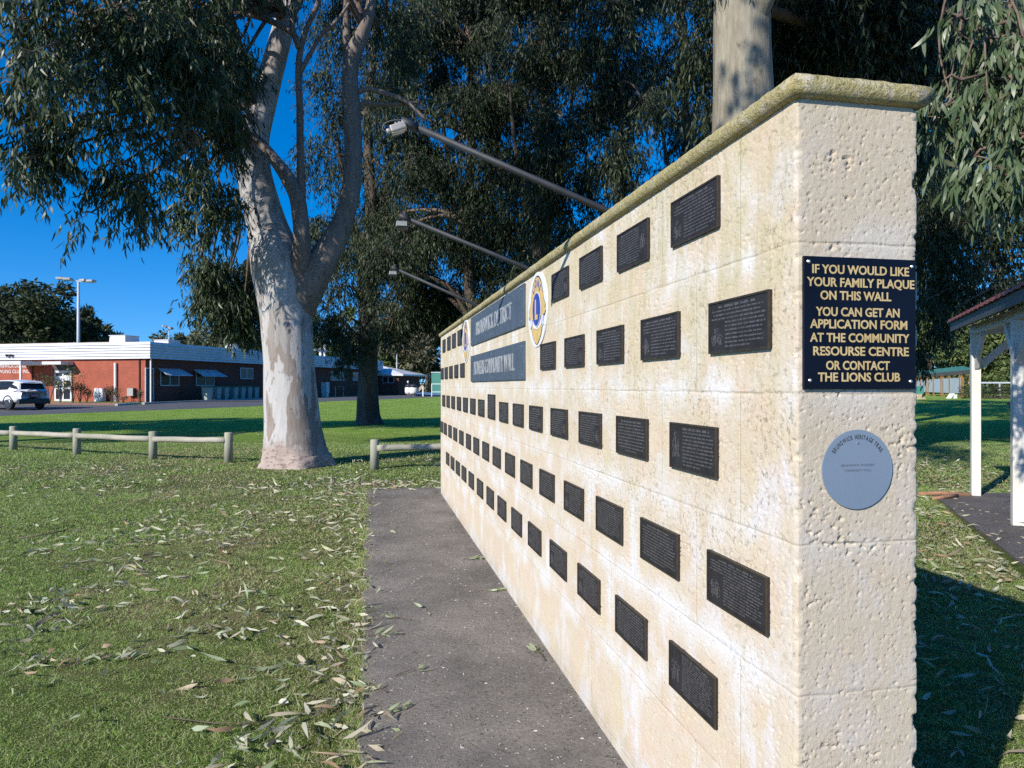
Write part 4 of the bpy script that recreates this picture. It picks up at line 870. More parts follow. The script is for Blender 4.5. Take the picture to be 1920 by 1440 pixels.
# near hanging bough (part of the same gum): built as its own crown mesh under that tree
o4 = [x for x in bpy.data.objects if x.get('label', '').startswith('gum with thick pale')][0]; off4 = Vector(o4.location); fo = Foliage(); tw = MB()
for px, py, Y, rx, rz, n in [(1845, -30, 4.8, 70, 60, 40), (1800, 30, 4.7, 40, 40, 10), (1890, 40, 4.6, 50, 60, 40), (1850, 90, 4.7, 60, 60, 46), (1800, 150, 4.6, 42, 50, 24), (1895, 150, 4.5, 40, 70, 40), (1850, 200, 4.6, 55, 60, 44), (1905, 250, 4.4, 36, 60, 34), (1800, 235, 4.7, 34, 34, 14), (1858, 275, 4.5, 44, 40, 26), (1772, 200, 4.8, 16, 40, 4), (1885, 330, 4.4, 36, 28, 10), (1950, 120, 4.5, 60, 120, 40), (1960, 280, 4.4, 50, 80, 26)]:
    c = at(px, py, Y); sx = rx / F * Y; blob_sprays(fo, tw, c, sx, sx * 1.4, rz / F * Y, n, 12, .125, .024, False, .28, 8, 1.2); limb(tw, (3.45, 5.0, 5.0), c, .012, .005, .25)
fo.build('hanging_leaves', 'leaf_near', o4, off4); tw.v = [tuple(Vector(v) - off4) for v in tw.v]; tw.build('hanging_twigs', 'twig', o4, True)
# dark gum at the right, beyond the shelter
p5 = [(17.2, 21, -.1, .3), (17.1, 21, 2, .24), (17, 20.9, 5, .2), (16.8, 20.8, 8, .14), (16.6, 20.8, 12, .06)]
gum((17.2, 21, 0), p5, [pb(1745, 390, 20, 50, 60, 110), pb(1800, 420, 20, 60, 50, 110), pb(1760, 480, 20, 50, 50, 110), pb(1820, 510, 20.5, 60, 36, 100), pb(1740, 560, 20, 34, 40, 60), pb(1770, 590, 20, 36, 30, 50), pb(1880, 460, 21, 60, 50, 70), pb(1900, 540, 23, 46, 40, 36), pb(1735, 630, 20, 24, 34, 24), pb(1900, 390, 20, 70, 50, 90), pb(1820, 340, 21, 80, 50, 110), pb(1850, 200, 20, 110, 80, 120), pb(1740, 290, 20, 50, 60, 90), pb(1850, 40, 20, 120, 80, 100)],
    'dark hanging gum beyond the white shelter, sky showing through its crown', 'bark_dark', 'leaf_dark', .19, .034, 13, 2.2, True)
# gums just outside the frame: their crowns shade the trees and the lawn seen in it
def off_gum(x, y, h, blobs, lab, dens=1.0, lean=(0, 0)):
    path = [(x, y, -.1, .55), (x + lean[0] * .05, y + lean[1] * .05, 1.5, .42), (x + .2 + lean[0] * .4, y + lean[1] * .4, h * .4, .34), (x - .1 + lean[0] * .8, y + .1 + lean[1] * .8, h * .7, .22), (x + lean[0], y + lean[1], h, .06)]
    gum((x, y, 0), path, [(Vector(c), a, a, d, n) for c, a, d, n in blobs], lab, 'bark_pale', 'leaf_dark', .34, .085, 12, dens, True, (), 'gum trees around the memorial wall', True, 1.0)
off_gum(1.6, -6.5, 21, [((-4.6, .8, 12.0), 1.8, 1.2, 60), ((-4.5, 0, 16.8), 2.2, 1.2, 220), ((-2, -1, 15.4), 2.0, 1.1, 200), ((-3, 1.5, 17.5), 2.4, 1.4, 220), ((-6, 2, 18.6), 2.6, 1.5, 220), ((-1, 2, 16), 2.0, 1.2, 180), ((-4, -3, 19), 2.6, 1.5, 180), ((-5.5, -.5, 19.5), 2.6, 1.5, 160)], 'tall leaning gum behind the viewer, outside the picture', 1.6, (-5, 5.5))  # unseen gum added for crown shade; its lean keeps trunk shadow off the lawn
off_gum(-28, 13, 15, [((-26, 12, 9.5), 2.8, .9, 260), ((-28, 13.5, 9.6), 2.4, .8, 240), ((-25, 11.5, 12), 2.6, .9, 260), ((-29.5, 13, 10.8), 2.6, 1.0, 220), ((-26, 14, 12.5), 2.4, 1.0, 200)], 'gum at the left edge of the lawn, outside the picture', 2.6)
off_gum(-22.5, 8.5, 17, [((-20.5, 10, 14), 2.3, .8, 240), ((-22, 10, 13), 2.3, .8, 240), ((-23.5, 10.5, 12.2), 2.4, .8, 240), ((-19, 9.5, 14.6), 2.0, .7, 180), ((-21.5, 8, 10.6), 2.2, .6, 160), ((-22, 9, 16), 2.4, 1.0, 180)], 'gum on the near left lawn, outside the picture', 2.6)

for (x_, y_, h_, sd_, lab_) in ((12.5, 25, 17, 3, 'dark gum behind the wall, deep in the gap left of the notice pier'), (16.5, 32, 19, 5, 'tall dark gum farthest back behind the pier end of the wall')):  # added gums: they shade the right-hand ground and back the dark crowns
    r_ = random.Random(sd_); bl_ = [(Vector((x_ + r_.uniform(-4, 4), y_ + r_.uniform(-3, 3), r_.uniform(6.5, h_ - 1.5))), r_.uniform(1.8, 2.8), 2.2, r_.uniform(1.2, 1.8), 90) for k in range(16)]
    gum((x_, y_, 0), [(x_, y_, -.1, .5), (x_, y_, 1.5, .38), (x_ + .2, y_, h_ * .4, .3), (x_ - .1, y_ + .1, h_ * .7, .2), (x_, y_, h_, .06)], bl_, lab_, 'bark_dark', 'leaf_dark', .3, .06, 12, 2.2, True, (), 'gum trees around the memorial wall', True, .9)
# ------------------------------------------------------------------ distant trees: a crown of leaf clumps over a trunk
def far_tree(x, y, clumps, m, lab, size=.35, dens=1.0, trunk_h=4, r=.3, name='tree', cat='tree', group='trees beyond the lawn and buildings'):
    z0 = gz(x, y); o = empty(name, (x, y, z0), lab, cat, group); b = MB(); top = max(c[2] for c in clumps)
    b.tube([(0, 0, -.3), (.1, 0, trunk_h * .5), (.05, .1, trunk_h), (0, 0, top * .8)], [r * 1.3, r, r * .8, r * .3], 10)
    for c in clumps[:9]: b.tube([(0, 0, trunk_h * .7), ((c[0]) * .5, c[1] * .5, (trunk_h * .8 + c[2]) / 2 + .3), (c[0] * .92, c[1] * .92, c[2])], [r * .5, r * .3, r * .1], 6)
    b.build('trunk', 'bark_dark', o, True); fo = Foliage()
    for cx, cy, cz, a, c, n in clumps:
        n = int(n * dens); nn = max(4, n // 40); sub = ball(nn, .6); pk = rng.integers(0, nn, n); q = sub[pk] * .8 + ball(n, .5) * .36
        P = np.array([cx, cy, cz]) + q * np.array([a, a, c]); Dv = q * .6 + rng.normal(0, .5, (n, 3)); Dv[:, 2] -= .25
        fo.leaves(P, Dv, size * rng.uniform(.6, 1.3, n), size * .42 * rng.uniform(.7, 1.2, n), True)
    fo.build('crown', m, o); return o
def crown(w, h0, h1, nb, n, seed, flat=.75):
    r = random.Random(seed); out = []
    for k in range(nb):
        a = r.uniform(0, 6.28); q = r.random() ** .5 * w * .62; z = r.uniform(h0, h1); s_ = w * r.uniform(.26, .42) * (1.1 - .35 * (z - h0) / max(.1, h1 - h0)); out.append((math.cos(a) * q, math.sin(a) * q, z, s_, s_ * flat, n))
    return out
def ft(px, Y, w, h0, h1, nb, n, seed, m, lab, size, **k): far_tree((px - 960) / F * Y, Y, crown(w, h0, h1, nb, n, seed), m, lab, size, **k)
ft(-40, 92, 8, 4, 13, 16, 520, 1, 'far_a', 'dark tree at the left edge, behind the clubhouse roof', .75, trunk_h=4)
ft(70, 90, 8.5, 4, 13.2, 20, 560, 2, 'far_a', 'tallest dark tree behind the clubhouse, left of the light pole', .75, trunk_h=4)
ft(150, 98, 6.5, 4, 11, 14, 480, 3, 'far_a', 'dark rounded tree behind the light pole', .75, trunk_h=4)
ft(192, 93, 4.2, 3, 7.2, 9, 400, 4, 'far_a', 'lower dark tree just right of the light pole', .7, trunk_h=3)
ft(345, 120, 5.5, 5, 9.8, 9, 330, 5, 'far_b', 'pale airy tree above the clubhouse roof, left of the hanging leaves', .7, trunk_h=4)
ft(425, 110, 8, 4, 9.5, 12, 420, 6, 'far_b', 'broad olive tree behind the roof under the hanging leaves', .75, trunk_h=4)
ft(318, 124, 3.0, 5, 8.0, 5, 200, 16, 'far_b', 'small thin tree beside the slender roof pole', .6, trunk_h=3)
ft(560, 120, 9, 4, 13, 14, 460, 7, 'far_a', 'dark tree behind the clubhouse, seen past the large trunk', .8, trunk_h=4)
ft(625, 116, 7, 4, 13, 13, 430, 8, 'far_d', 'green tree behind the roof vents of the clubhouse', .75, trunk_h=4)
ft(745, 118, 9, 1.5, 11.5, 18, 460, 9, 'far_d', 'bushy green tree behind the slim white flag pole', .8, trunk_h=3)
ft(800, 105, 9, 4.5, 15, 18, 430, 10, 'far_c', 'tall brown grey tree behind the far end of the wall', .75, trunk_h=4)
ft(845, 112, 8, 1.5, 9.5, 16, 460, 11, 'far_a', 'dark green tree by the teal shed beyond the wall', .8, trunk_h=3)
ft(690, 130, 7, 3, 12, 12, 400, 12, 'far_c', 'grey brown tree behind the second gum trunk', .8, trunk_h=4)
ft(1745, 100, 6.5, 2, 8.8, 12, 460, 21, 'far_d', 'light green tree behind the long bowls shelter, beside the wall end', .7, trunk_h=3)
ft(1795, 112, 9.5, 3, 14.5, 18, 520, 22, 'far_d', 'tall yellow-green tree behind the bowls shelter, left of the first white post', .8, trunk_h=4)
ft(1862, 98, 8.5, 2, 11.5, 16, 520, 23, 'far_d', 'green tree seen between the two white shelter posts', .75, trunk_h=3)
ft(1935, 104, 9, 2, 13, 16, 480, 24, 'far_b', 'pale green tree at the right edge, behind the shelter', .75, trunk_h=3)
ft(1880, 120, 10, 8, 19, 14, 420, 25, 'far_b', 'tallest pale tree above the red tiled shelter roof', .8, trunk_h=7)
ft(1700, 120, 9, 2, 12, 12, 420, 26, 'far_a', 'dark tree mostly hidden by the wall end', .8, trunk_h=3)
far_tree((1877 - 960) / F * 88, 88, [(0, 0, 1.1, .7, .9, 300), (0, 0, 2.0, .55, .8, 260), (.05, 0, 2.6, .3, .5, 120)], 'far_d', 'narrow yellow-green conifer shrub between the white shelter posts', .3, 1, 1, .1, 'shrub', 'shrub', 'garden shrubs')

# ------------------------------------------------------------------ the red brick clubhouse
KX, KY = -25.5, 50.0; GZB = .30; BA = math.atan2(-.241, .971)
ax_ = Vector((.971, -.241, 0)).normalized(); by_ = Vector((.241, .971, 0)).normalized()
club = empty('clubhouse', (KX, KY, 0), 'long low red brick clubhouse with white banded fascia, across the road', 'building', rz=BA)
def FX(px): k = (px - 960) / F; return (k * KY - KX) / (ax_.x - k * ax_.y)
def FY(px): k = (px - 960) / F; return (KX - k * KY) / (k * by_.y - by_.x)
def FZ(py, Y): return EYE + (HOR - py) / F * Y
ZF0, ZF1 = 3.40, 4.58; WX = -.48; LN = 39.2; LW = 24
MB().add([(-LW, .12, 0), (WX, .12, 0), (WX, .12, ZF0 + .1), (-LW, .12, ZF0 + .1)], [(0, 1, 2, 3)]).build('front_wall', 'brick', club)
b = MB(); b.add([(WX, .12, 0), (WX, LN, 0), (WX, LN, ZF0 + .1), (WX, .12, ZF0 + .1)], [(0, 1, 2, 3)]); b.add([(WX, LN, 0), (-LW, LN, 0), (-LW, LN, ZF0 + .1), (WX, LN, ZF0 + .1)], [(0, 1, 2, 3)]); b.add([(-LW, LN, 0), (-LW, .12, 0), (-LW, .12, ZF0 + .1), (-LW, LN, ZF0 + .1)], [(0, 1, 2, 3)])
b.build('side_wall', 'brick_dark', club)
b = MB(); nb = 6; hb = (ZF1 - ZF0) / nb          # lapped cladding boards
for k in range(nb):
    z = ZF0 + k * hb; b.add([(-LW, -.09, z), (.09, -.09, z), (.09, LN + .1, z), (-LW, 0, z + hb), (0, 0, z + hb), (0, LN + .1, z + hb), (0, 0, z), (-LW, 0, z), (0, LN + .1, z)], [(0, 1, 4, 3), (1, 2, 5, 4), (7, 6, 1, 0), (6, 8, 2, 1)])
b.add([(-LW, .1, ZF0 + .02), (0, .1, ZF0 + .02), (0, LN, ZF0 + .02), (-.6, LN, ZF0 + .02), (-.6, .6, ZF0 + .02), (-LW, .6, ZF0 + .02)], [(0, 1, 2, 3, 4, 5)])
b.build('fascia', 'fascia', club)
b = MB(); b.add([(-LW, .03, ZF1 - .04), (-.03, .03, ZF1 - .04), (-.03, LN, ZF1 - .04), (-LW, LN, ZF1 + .05)], [(0, 1, 2, 3)]); roof = b.build('roof', 'kerb', club)
b = MB(); b.box((-9, .01, ZF1 + .015), (13, .05, .03)); b.build('flashing', 'fascia_rust', roof)
def roofbox(x0, x1, y, z1, taper=.94, m='kerb'):
    q = MB(); q.box(((x0 + x1) / 2, y, (ZF1 + z1) / 2), (x1 - x0, x1 - x0, z1 - ZF1 + .05), 0, taper); q.box(((x0 + x1) / 2, y, z1 + .03), ((x1 - x0) * 1.02, (x1 - x0) * 1.02, .05)); q.build('roof_cooler', 'fascia', roof)
roofbox(FX(188) - .1, FX(222) - .25, 1.6, 5.12); roofbox(FX(268) + .6, FX(268) + 1.6 , 8.5, 4.95) if False else roofbox(-1.9, -.6, 3.2, 4.86)
MB().lathe([(.55, 0), (.55, .45), (.3, .6)], (-1.6, 11.5, ZF1), 16).build('roof_vent', 'panel_white', roof)
b = MB(); y = FY(622); b.bar((-.8, y, ZF1), (-.8, y, ZF1 + 2.2), .2, .2); b.bar((-.8, y - .9, ZF1), (-.8, y - .9, ZF1 + .9), .25, .25); b.bar((-.8, y - 2.2, ZF1 + .62), (-.8, y + .9, ZF1 + .62), .14, .14); b.build('vent_pipe', 'fascia', roof)
# lettering on the front wall
b = MB(); x0, x1 = FX(-14), FX(53)
put_text(b, 'BRUNSWICK DISTRICT', x0, x1, 0, .27, 0, .02, .0); put_text(b, 'BOWLING CLUB INC.', x0, FX(54), -.42, .25, 0, .02, .0)
b.v = [(x, .12 - z - .003, y + FZ(685.5, 52.5)) for x, y, z in b.v]; b.build('lettering', 'white', club)
# entrance: canopy on posts over a white framed glass door
xc0, xc1 = FX(46), FX(136); zc = FZ(681, 51.5)
b = MB(); b.box(((FX(101) + xc1) / 2, -.45, zc), (xc1 - FX(101), 1.1, .22)); b.box(((xc0 + FX(90)) / 2, -1.1, zc - .02), (FX(90) - xc0 + .1, 2.3, .26)); can = b.build('entrance_canopy', 'fascia', club)
for px in (48.5, 89): MB().box((FX(px), -2.15, (zc + GZB) / 2), (.11, .11, zc - GZB - .2)).build('post', 'white', can)
xd0, xd1 = FX(101), FX(133); zd = FZ(697, 52); b = MB()
b.box(((xd0 + xd1) / 2, .1, GZB + .05 + (zd - GZB) / 2), (xd1 - xd0, .02, zd - GZB)); dr = b.build('door_glass', 'glass', club); b = MB(); hD = zd - GZB; zm = GZB + hD * .46
for x in (xd0 + .06, (xd0 + xd1) / 2, xd1 - .06): b.box((x, .07, GZB + .05 + hD / 2), (.13, .05, hD))
for z in (zd, zm, GZB + .12): b.box(((xd0 + xd1) / 2, .06, z), (xd1 - xd0 - .02, .05, .16))
b.box((xd0 + .42, .065, zm + .5), (.62, .02, .75)); b.box((xd1 - .42, .065, zd - .45), (.6, .02, .4)); b.build('door_frame', 'fascia', dr)
b = MB(); b.box((xd0 + (xd1 - xd0) / 2, .095, zd + .4), (xd1 - xd0 + .3, .02, .7)); b.build('transom', 'door_dark', club)
# pipes, meter box, floodlight pair
b = MB(); b.tube([(FX(216), .02, GZB), (FX(216), .02, FZ(680, 50.5))], .1, 8); b.build('downpipe', 'white', club)
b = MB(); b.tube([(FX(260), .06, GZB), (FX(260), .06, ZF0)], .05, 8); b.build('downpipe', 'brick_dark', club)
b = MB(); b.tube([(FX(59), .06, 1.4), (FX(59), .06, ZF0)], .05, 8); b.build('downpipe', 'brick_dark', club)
b = MB(); b.tube([(-.1, .2, GZB), (-.1, .2, ZF0)], .06, 8); b.build('downpipe', 'white', club)
b = MB(); b.box((FX(247), -.03, FZ(735, 50)), (.5, .3, .55)); mb_ = b.build('meter_box', 'kerb', club); b = MB(); b.box((FX(247) + .26, .02, FZ(735, 50)), (.06, .24, .5)); b.tube([(FX(247), 0, GZB - .1), (FX(247), 0, 1.0)], .03, 6); b.build('conduit', 'door_dark', mb_)
b = MB(); zz = FZ(666, 52)
for dx, rz in ((-.18, .4), (.18, -.5)): b.lathe([(.05, 0), (.11, .12), (.11, .2)], (FX(21) + dx, -.2, zz - .1), 10)
b.bar((FX(21) - .2, -.06, zz + .05), (FX(21) + .2, -.06, zz + .05), .05, .05); b.build('spotlight', 'lamp_body2', club)
# side elevation: door, awnings over windows, rear windows
y0, y1 = FY(282), FY(298); b = MB(); b.box((WX + .02, (y0 + y1) / 2, GZB + 1.15), (.05, y1 - y0 - .2, 2.3)); d_ = b.build('door', 'door_dark', club); b = MB()
for y in (y0 + .05, y1 - .05): b.box((WX + .04, y, GZB + 1.2), (.06, .08, 2.4))
b.box((WX + .04, (y0 + y1) / 2, GZB + 2.42), (.06, y1 - y0 - .02, .08)); b.build('door_frame', 'awning', d_)
for pa, pb_ in ((310, 375), (376, 437)):
    y0, y1 = FY(pa) - .2, FY(pb_) - 1.6; zt = 2.75
    f = MB(); f.box((WX + .02, (y0 + y1) / 2, 2.02), (.05, (y1 - y0) * .8, 1.0)); f = f.build('window', 'glass', club); q = MB(); ya, yb = (y0 + y1) / 2 - (y1 - y0) * .4, (y0 + y1) / 2 + (y1 - y0) * .4
    for y in (ya, (ya + yb) / 2, yb): q.box((WX + .05, y, 2.02), (.05, .07, 1.06))
    for z in (1.5, 2.54): q.box((WX + .055, (ya + yb) / 2, z), (.05, yb - ya + .07, .07))
    q.build('frame', 'awning', f)
    MB().add([(WX + .01, y0, zt), (WX + .01, y1, zt), (WX + .95, y1 + .2, zt - .5), (WX + .95, y0 - .1, zt - .5), (WX + .01, y0, zt - .04), (WX + .01, y1, zt - .04), (WX + .95, y1 + .2, zt - .54), (WX + .95, y0 - .1, zt - .54)], [(0, 3, 2, 1), (4, 5, 6, 7), (3, 7, 6, 2), (0, 4, 7, 3), (1, 2, 6, 5)]).build('awning', 'awning', club)
for pa, pb_ in ((459, 482), (627, 652), (668, 680)):
    y0, y1 = FY(pa), FY(pb_); f = MB(); f.box((WX + .02, (y0 + y1) / 2, 2.55), (.05, y1 - y0, .85)); f = f.build('window', 'glass', club); q = MB()
    for y in (y0, (y0 + y1) / 2, y1): q.box((WX + .05, y, 2.55), (.05, .08, .92))
    for z in (2.1, 3.0): q.box((WX + .055, (y0 + y1) / 2, z), (.05, y1 - y0 + .08, .07))
    q.build('frame', 'awning', f)
# low annexe at the far end
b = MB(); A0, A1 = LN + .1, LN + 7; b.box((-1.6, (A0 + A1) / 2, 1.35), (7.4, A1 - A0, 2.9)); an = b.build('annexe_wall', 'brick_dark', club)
MB().add([(-5.6, A0 - .5, 3.05), (2.9, A0 - .5, 2.92), (2.9, A1 + .4, 2.95), (-5.6, A1 + .4, 3.0), (-1.0, A0 + 2.2, 4.05), (-5.6, A0 + 2.2, 4.1), (-5.6, A0 - .5, 2.85), (2.9, A0 - .5, 2.72), (2.9, A1 + .4, 2.75)], [(0, 1, 4, 5), (1, 2, 4), (2, 3, 5, 4), (0, 6, 7, 1), (1, 7, 8, 2)]).build('roof', 'fascia', an)
f = MB(); f.box((.75, A0 - .02, 2.25), (1.5, .05, .7)); f = f.build('window', 'glass', an); q = MB()
for x in (0, .75, 1.5): q.box((x, A0 - .05, 2.25), (.07, .05, .76))
for z in (1.87, 2.62): q.box((.75, A0 - .055, z), (1.57, .05, .06))
q.build('frame', 'awning', f)
def club_pt(x, y): v = Vector((KX, KY, 0)) + ax_ * x + by_ * y; return (v.x, v.y, gz(v.x, v.y))
# handrail, cabinet, outdoor unit
o = empty('handrail', club_pt(.9, FY(612)), 'thin grey handrail of upright posts beside the clubhouse side door', 'handrail', rz=BA); ya = FY(612)
for px in (614, 630, 659, 673):
    y = FY(px) - ya; b = MB(); b.tube([(0, y, -.05), (0, y, 1.05)], .035, 6); b.build('post', 'awning', o)
b = MB(); b.bar((0, 0, 1.05), (0, FY(630) - ya, 1.05), .05, .05); b.bar((0, FY(659) - ya, 1.05), (0, FY(673) - ya, 1.05), .05, .05); b.build('rail', 'door_dark', o)
b = MB(); b.box((0, 0, .95), (.62, .6, 1.1)); b.box((0, 0, .2), (.5, .5, .4)); c_ = b.build('cabinet', 'fascia', None, loc=club_pt(.6, FY(600))); c_.rotation_euler = (0, 0, BA); tag(c_, 'pale boxy cabinet on a stand against the clubhouse side wall', 'cabinet')
o = empty('air_conditioner', club_pt(FX(193), -.25), 'white outdoor air conditioner unit at the foot of the red brick wall', 'air conditioner', rz=BA)
MB().box((0, 0, .5), (.72, .34, .95)).build('casing', 'fascia', o, bevel=.02)
b = MB(); b.v = []; b.lathe([(.25, 0), (.27, .03), (.2, .03)], (0, 0, 0), 20); b.v = [(x - .1, -.175 - z, y + .55) for x, y, z in b.v]; b.build('fan_grille', 'awning', o)
b = MB(); b.box((-.25, 0, .01), (.08, .3, .08)); b.box((.25, 0, .01), (.08, .3, .08)); b.build('foot', 'black_plastic', o)
# wheelie bins in a row
def make_bin():
    o = empty('wheelie_bin', (0, 0, 0), 'grey-green wheelie bin with olive lid against the clubhouse side wall', 'bin', 'wheelie bins in a row along the clubhouse side')
    b = MB(); b.box((0, 0, .52), (.46, .5, .92), 0, 1.22); b.build('body', 'bin', o, bevel=.02)
    b = MB(); b.add([(-.30, -.33, .985), (.30, -.33, .985), (.30, .33, .985), (-.30, .33, .985), (-.27, -.28, 1.05), (.27, -.28, 1.05), (.28, .33, 1.10), (-.28, .33, 1.10)], [(3, 2, 1, 0), (4, 5, 6, 7), (0, 1, 5, 4), (1, 2, 6, 5), (2, 3, 7, 6), (3, 0, 4, 7)]); b.build('lid', 'bin_lid', o, bevel=.012)
    for s_ in (-1, 1):
        b = MB(); b.lathe([(.1, -.03), (.1, .03)], (0, 0, 0), 14); b.v = [(s_ * .24 + z, .26 + x, .1 + y) for x, y, z in b.v]; b.build('wheel', 'tyre', o)
    b = MB(); b.bar((-.26, .36, 1.0), (.26, .36, 1.0), .035, .035); b.build('handle', 'bin', o); return o
pbin = make_bin(); BIN = ['grey-green wheelie bin at the near end of the row, nearest the awning windows', 'wheelie bin second from the near end of the clubhouse row', 'wheelie bin third from the near end of the clubhouse row, pale side lit', 'fourth wheelie bin along the shaded clubhouse side', 'fifth wheelie bin along the shaded clubhouse side', 'sixth wheelie bin along the shaded clubhouse side', 'seventh wheelie bin, just left of the large gum trunk']
for i, px in enumerate((372, 391, 408, 428, 444, 459, 474)):
    bb = pbin if i == 0 else copy_tree(pbin); bb.location = club_pt(1.55 - .12 * i, FY(px) - 1.0); bb.rotation_euler = (0, 0, BA + R(90 + (i * 37 % 13) - 6)); bb['label'] = BIN[i]
# shrubs in the bed
def shrub(px, Y, h, lab, m='far_a', flower=None, n=260, w=.5):
    x = (px - 960) / F * Y; z0 = gz(x, Y) + .02; o = empty('shrub', (x, Y, z0), lab, 'shrub', 'garden shrubs'); b = MB(); fo = Foliage(); fl = MB()
    for k in range(6):
        a = rnd.uniform(0, 6.28); e = (math.cos(a) * w * .5, math.sin(a) * w * .5, h * rnd.uniform(.7, 1)); b.tube([(0, 0, -.05), (e[0] * .4, e[1] * .4, h * .45), e], [.03, .02, .01], 5); P = np.array(e) + ball(n // 6) * np.array([w * .4, w * .4, h * .28]); fo.leaves(P, rng.normal(0, 1, P.shape), rng.uniform(.07, .16, len(P)), rng.uniform(.04, .07, len(P)), True)
        if flower and k < 4: fl.lathe([(.02, -.05), (.08, 0), (.03, .05)], (e[0], e[1], e[2] + .08), 7)
    b.build('stem', 'twig', o); fo.build('foliage', m, o)
    if flower: fl.build('flower', flower, o)
shrub(113, 48.4, 1.35, 'dark bush with a yellow bloom left of the glass door', 'far_a', 'yellow_flower', 420, .7); shrub(137, 49.0, 2.2, 'tall sparse rose bush with pale blooms right of the glass door', 'far_d', 'yellow_flower', 200, .9); shrub(150, 49.4, 1.1, 'dense dark bush right of the entrance door', 'far_a', None, 520, .8); shrub(163, 49.5, .7, 'small dark bush at the brick wall foot', 'far_a', None, 200, .5); shrub(209, 49.0, 1.0, 'dark bush between the air conditioner and white downpipe', 'far_a', None, 300, .5)
shrub(221, 48.6, .9, 'thin stemmed bush right of the white downpipe', 'far_c', None, 90, .5); shrub(231, 48.7, .4, 'low spiky plant by the meter box', 'far_c', None, 90, .4); shrub(262, 48.4, .8, 'bare twiggy bush at the brick corner', 'far_c', None, 120, .35); shrub(92, 46.6, 1.8, 'leafy shrub rising behind the tail of the white car', 'far_d', None, 260, 1.0)
# poles
def pole(px, Y, z1, r, lab, heads=None, name='light_pole', cat='light pole'):
    x = (px - 960) / F * Y; o = empty(name, (x, Y, gz(x, Y)), lab, cat); b = MB(); b.tube([(0, 0, -.2), (0, 0, z1 * .5), (0, 0, z1)], [r, r * .85, r * .65], 10); b.build('pole', 'pole', o, True)
    if heads:
        b = MB(); b.bar((-heads, 0, z1 + .25), (heads, 0, z1 - .05), .12, .12); b.build('crossarm', 'pole', o)
        for s_ in (-1, -.55, .45, .9): q = MB(); q.box((s_ * heads, -.3, z1 + .22 - s_ * .15), (heads * .42, .7, .22), rnd.uniform(-.3, .3)); q.build('lamp_head', 'kerb', o)
pole(147, 78, FZ(529, 78) - .35, .2, 'tall floodlight pole with crossarm rising behind the clubhouse', 1.75); pole(317, 95, FZ(617, 95) - .35, .11, 'slender pole with a short head behind the clubhouse corner', .5); pole(744, 92, FZ(665, 92) - .35, .09, 'slim white pole behind the annexe roof', None, 'pole', 'pole')
# ------------------------------------------------------------------ white car on the road
hd = Vector((-.9, .43, 0)).normalized(); rear = Vector(((64 - 960) / F * 39.6, 39.6, 0)); cpos = rear + hd * 2.2; cpos.z = gz(cpos.x, cpos.y) + .006
car = empty('parked_car', cpos, 'white hatchback SUV seen from behind on the road, cut by the left edge', 'car', rz=math.atan2(hd.y, hd.x))
def loft(st, n=9, cap=True):                     # stations (x, half width, z bottom, z top, shoulder)
    b = MB(); m = 0
    for x, w, z0, z1, sh in st:
        r_ = [(-w * .93, z0), (-w, z0 + (z1 - z0) * .25), (-w * 1.0, z0 + (z1 - z0) * .55), (-w * sh * 1.01, z0 + (z1 - z0) * .88), (-w * sh * .86, z1), (0, z1 + .03), (w * sh * .86, z1), (w * sh * 1.01, z0 + (z1 - z0) * .88), (w, z0 + (z1 - z0) * .55), (w, z0 + (z1 - z0) * .25), (w * .93, z0)]
        m = len(r_); b.v += [(x, y, z) for y, z in r_]
    for i in range(len(st) - 1):
        for k in range(m): b.f.append((i * m + k, i * m + (k + 1) % m, (i + 1) * m + (k + 1) % m, (i + 1) * m + k))
    b.f.append(tuple(range(m))); b.f.append(tuple((len(st) - 1) * m + k for k in reversed(range(m)))); return b
loft([(-2.22, .70, .54, 1.02, .93), (-2.15, .84, .46, 1.12, .93), (-1.9, .90, .42, 1.17, .93), (-1.2, .92, .40, 1.14, .95), (0, .92, .40, 1.10, .96), (1.0, .92, .40, 1.05, .96), (1.6, .90, .42, .98, .95), (2.1, .82, .46, .86, .9), (2.3, .62, .5, .74, .85)]).build('body', 'car_white', car, True)
loft([(-2.06, .74, 1.08, 1.17, .92), (-1.86, .78, 1.1, 1.40, .80), (-1.55, .80, 1.1, 1.56, .78), (-.6, .82, 1.08, 1.62, .80), (.2, .82, 1.06, 1.58, .80), (.7, .82, 1.02, 1.36, .85), (1.15, .80, .98, 1.07, .95)]).build('cabin_glass', 'glass', car, True)
loft([(-2.10, .56, 1.47, 1.51, .95), (-1.75, .64, 1.54, 1.60, .95), (-1.0, .68, 1.585, 1.655, .95), (-.2, .68, 1.58, 1.65, .95), (.35, .64, 1.49, 1.56, .95)]).build('roof', 'car_white', car, True)
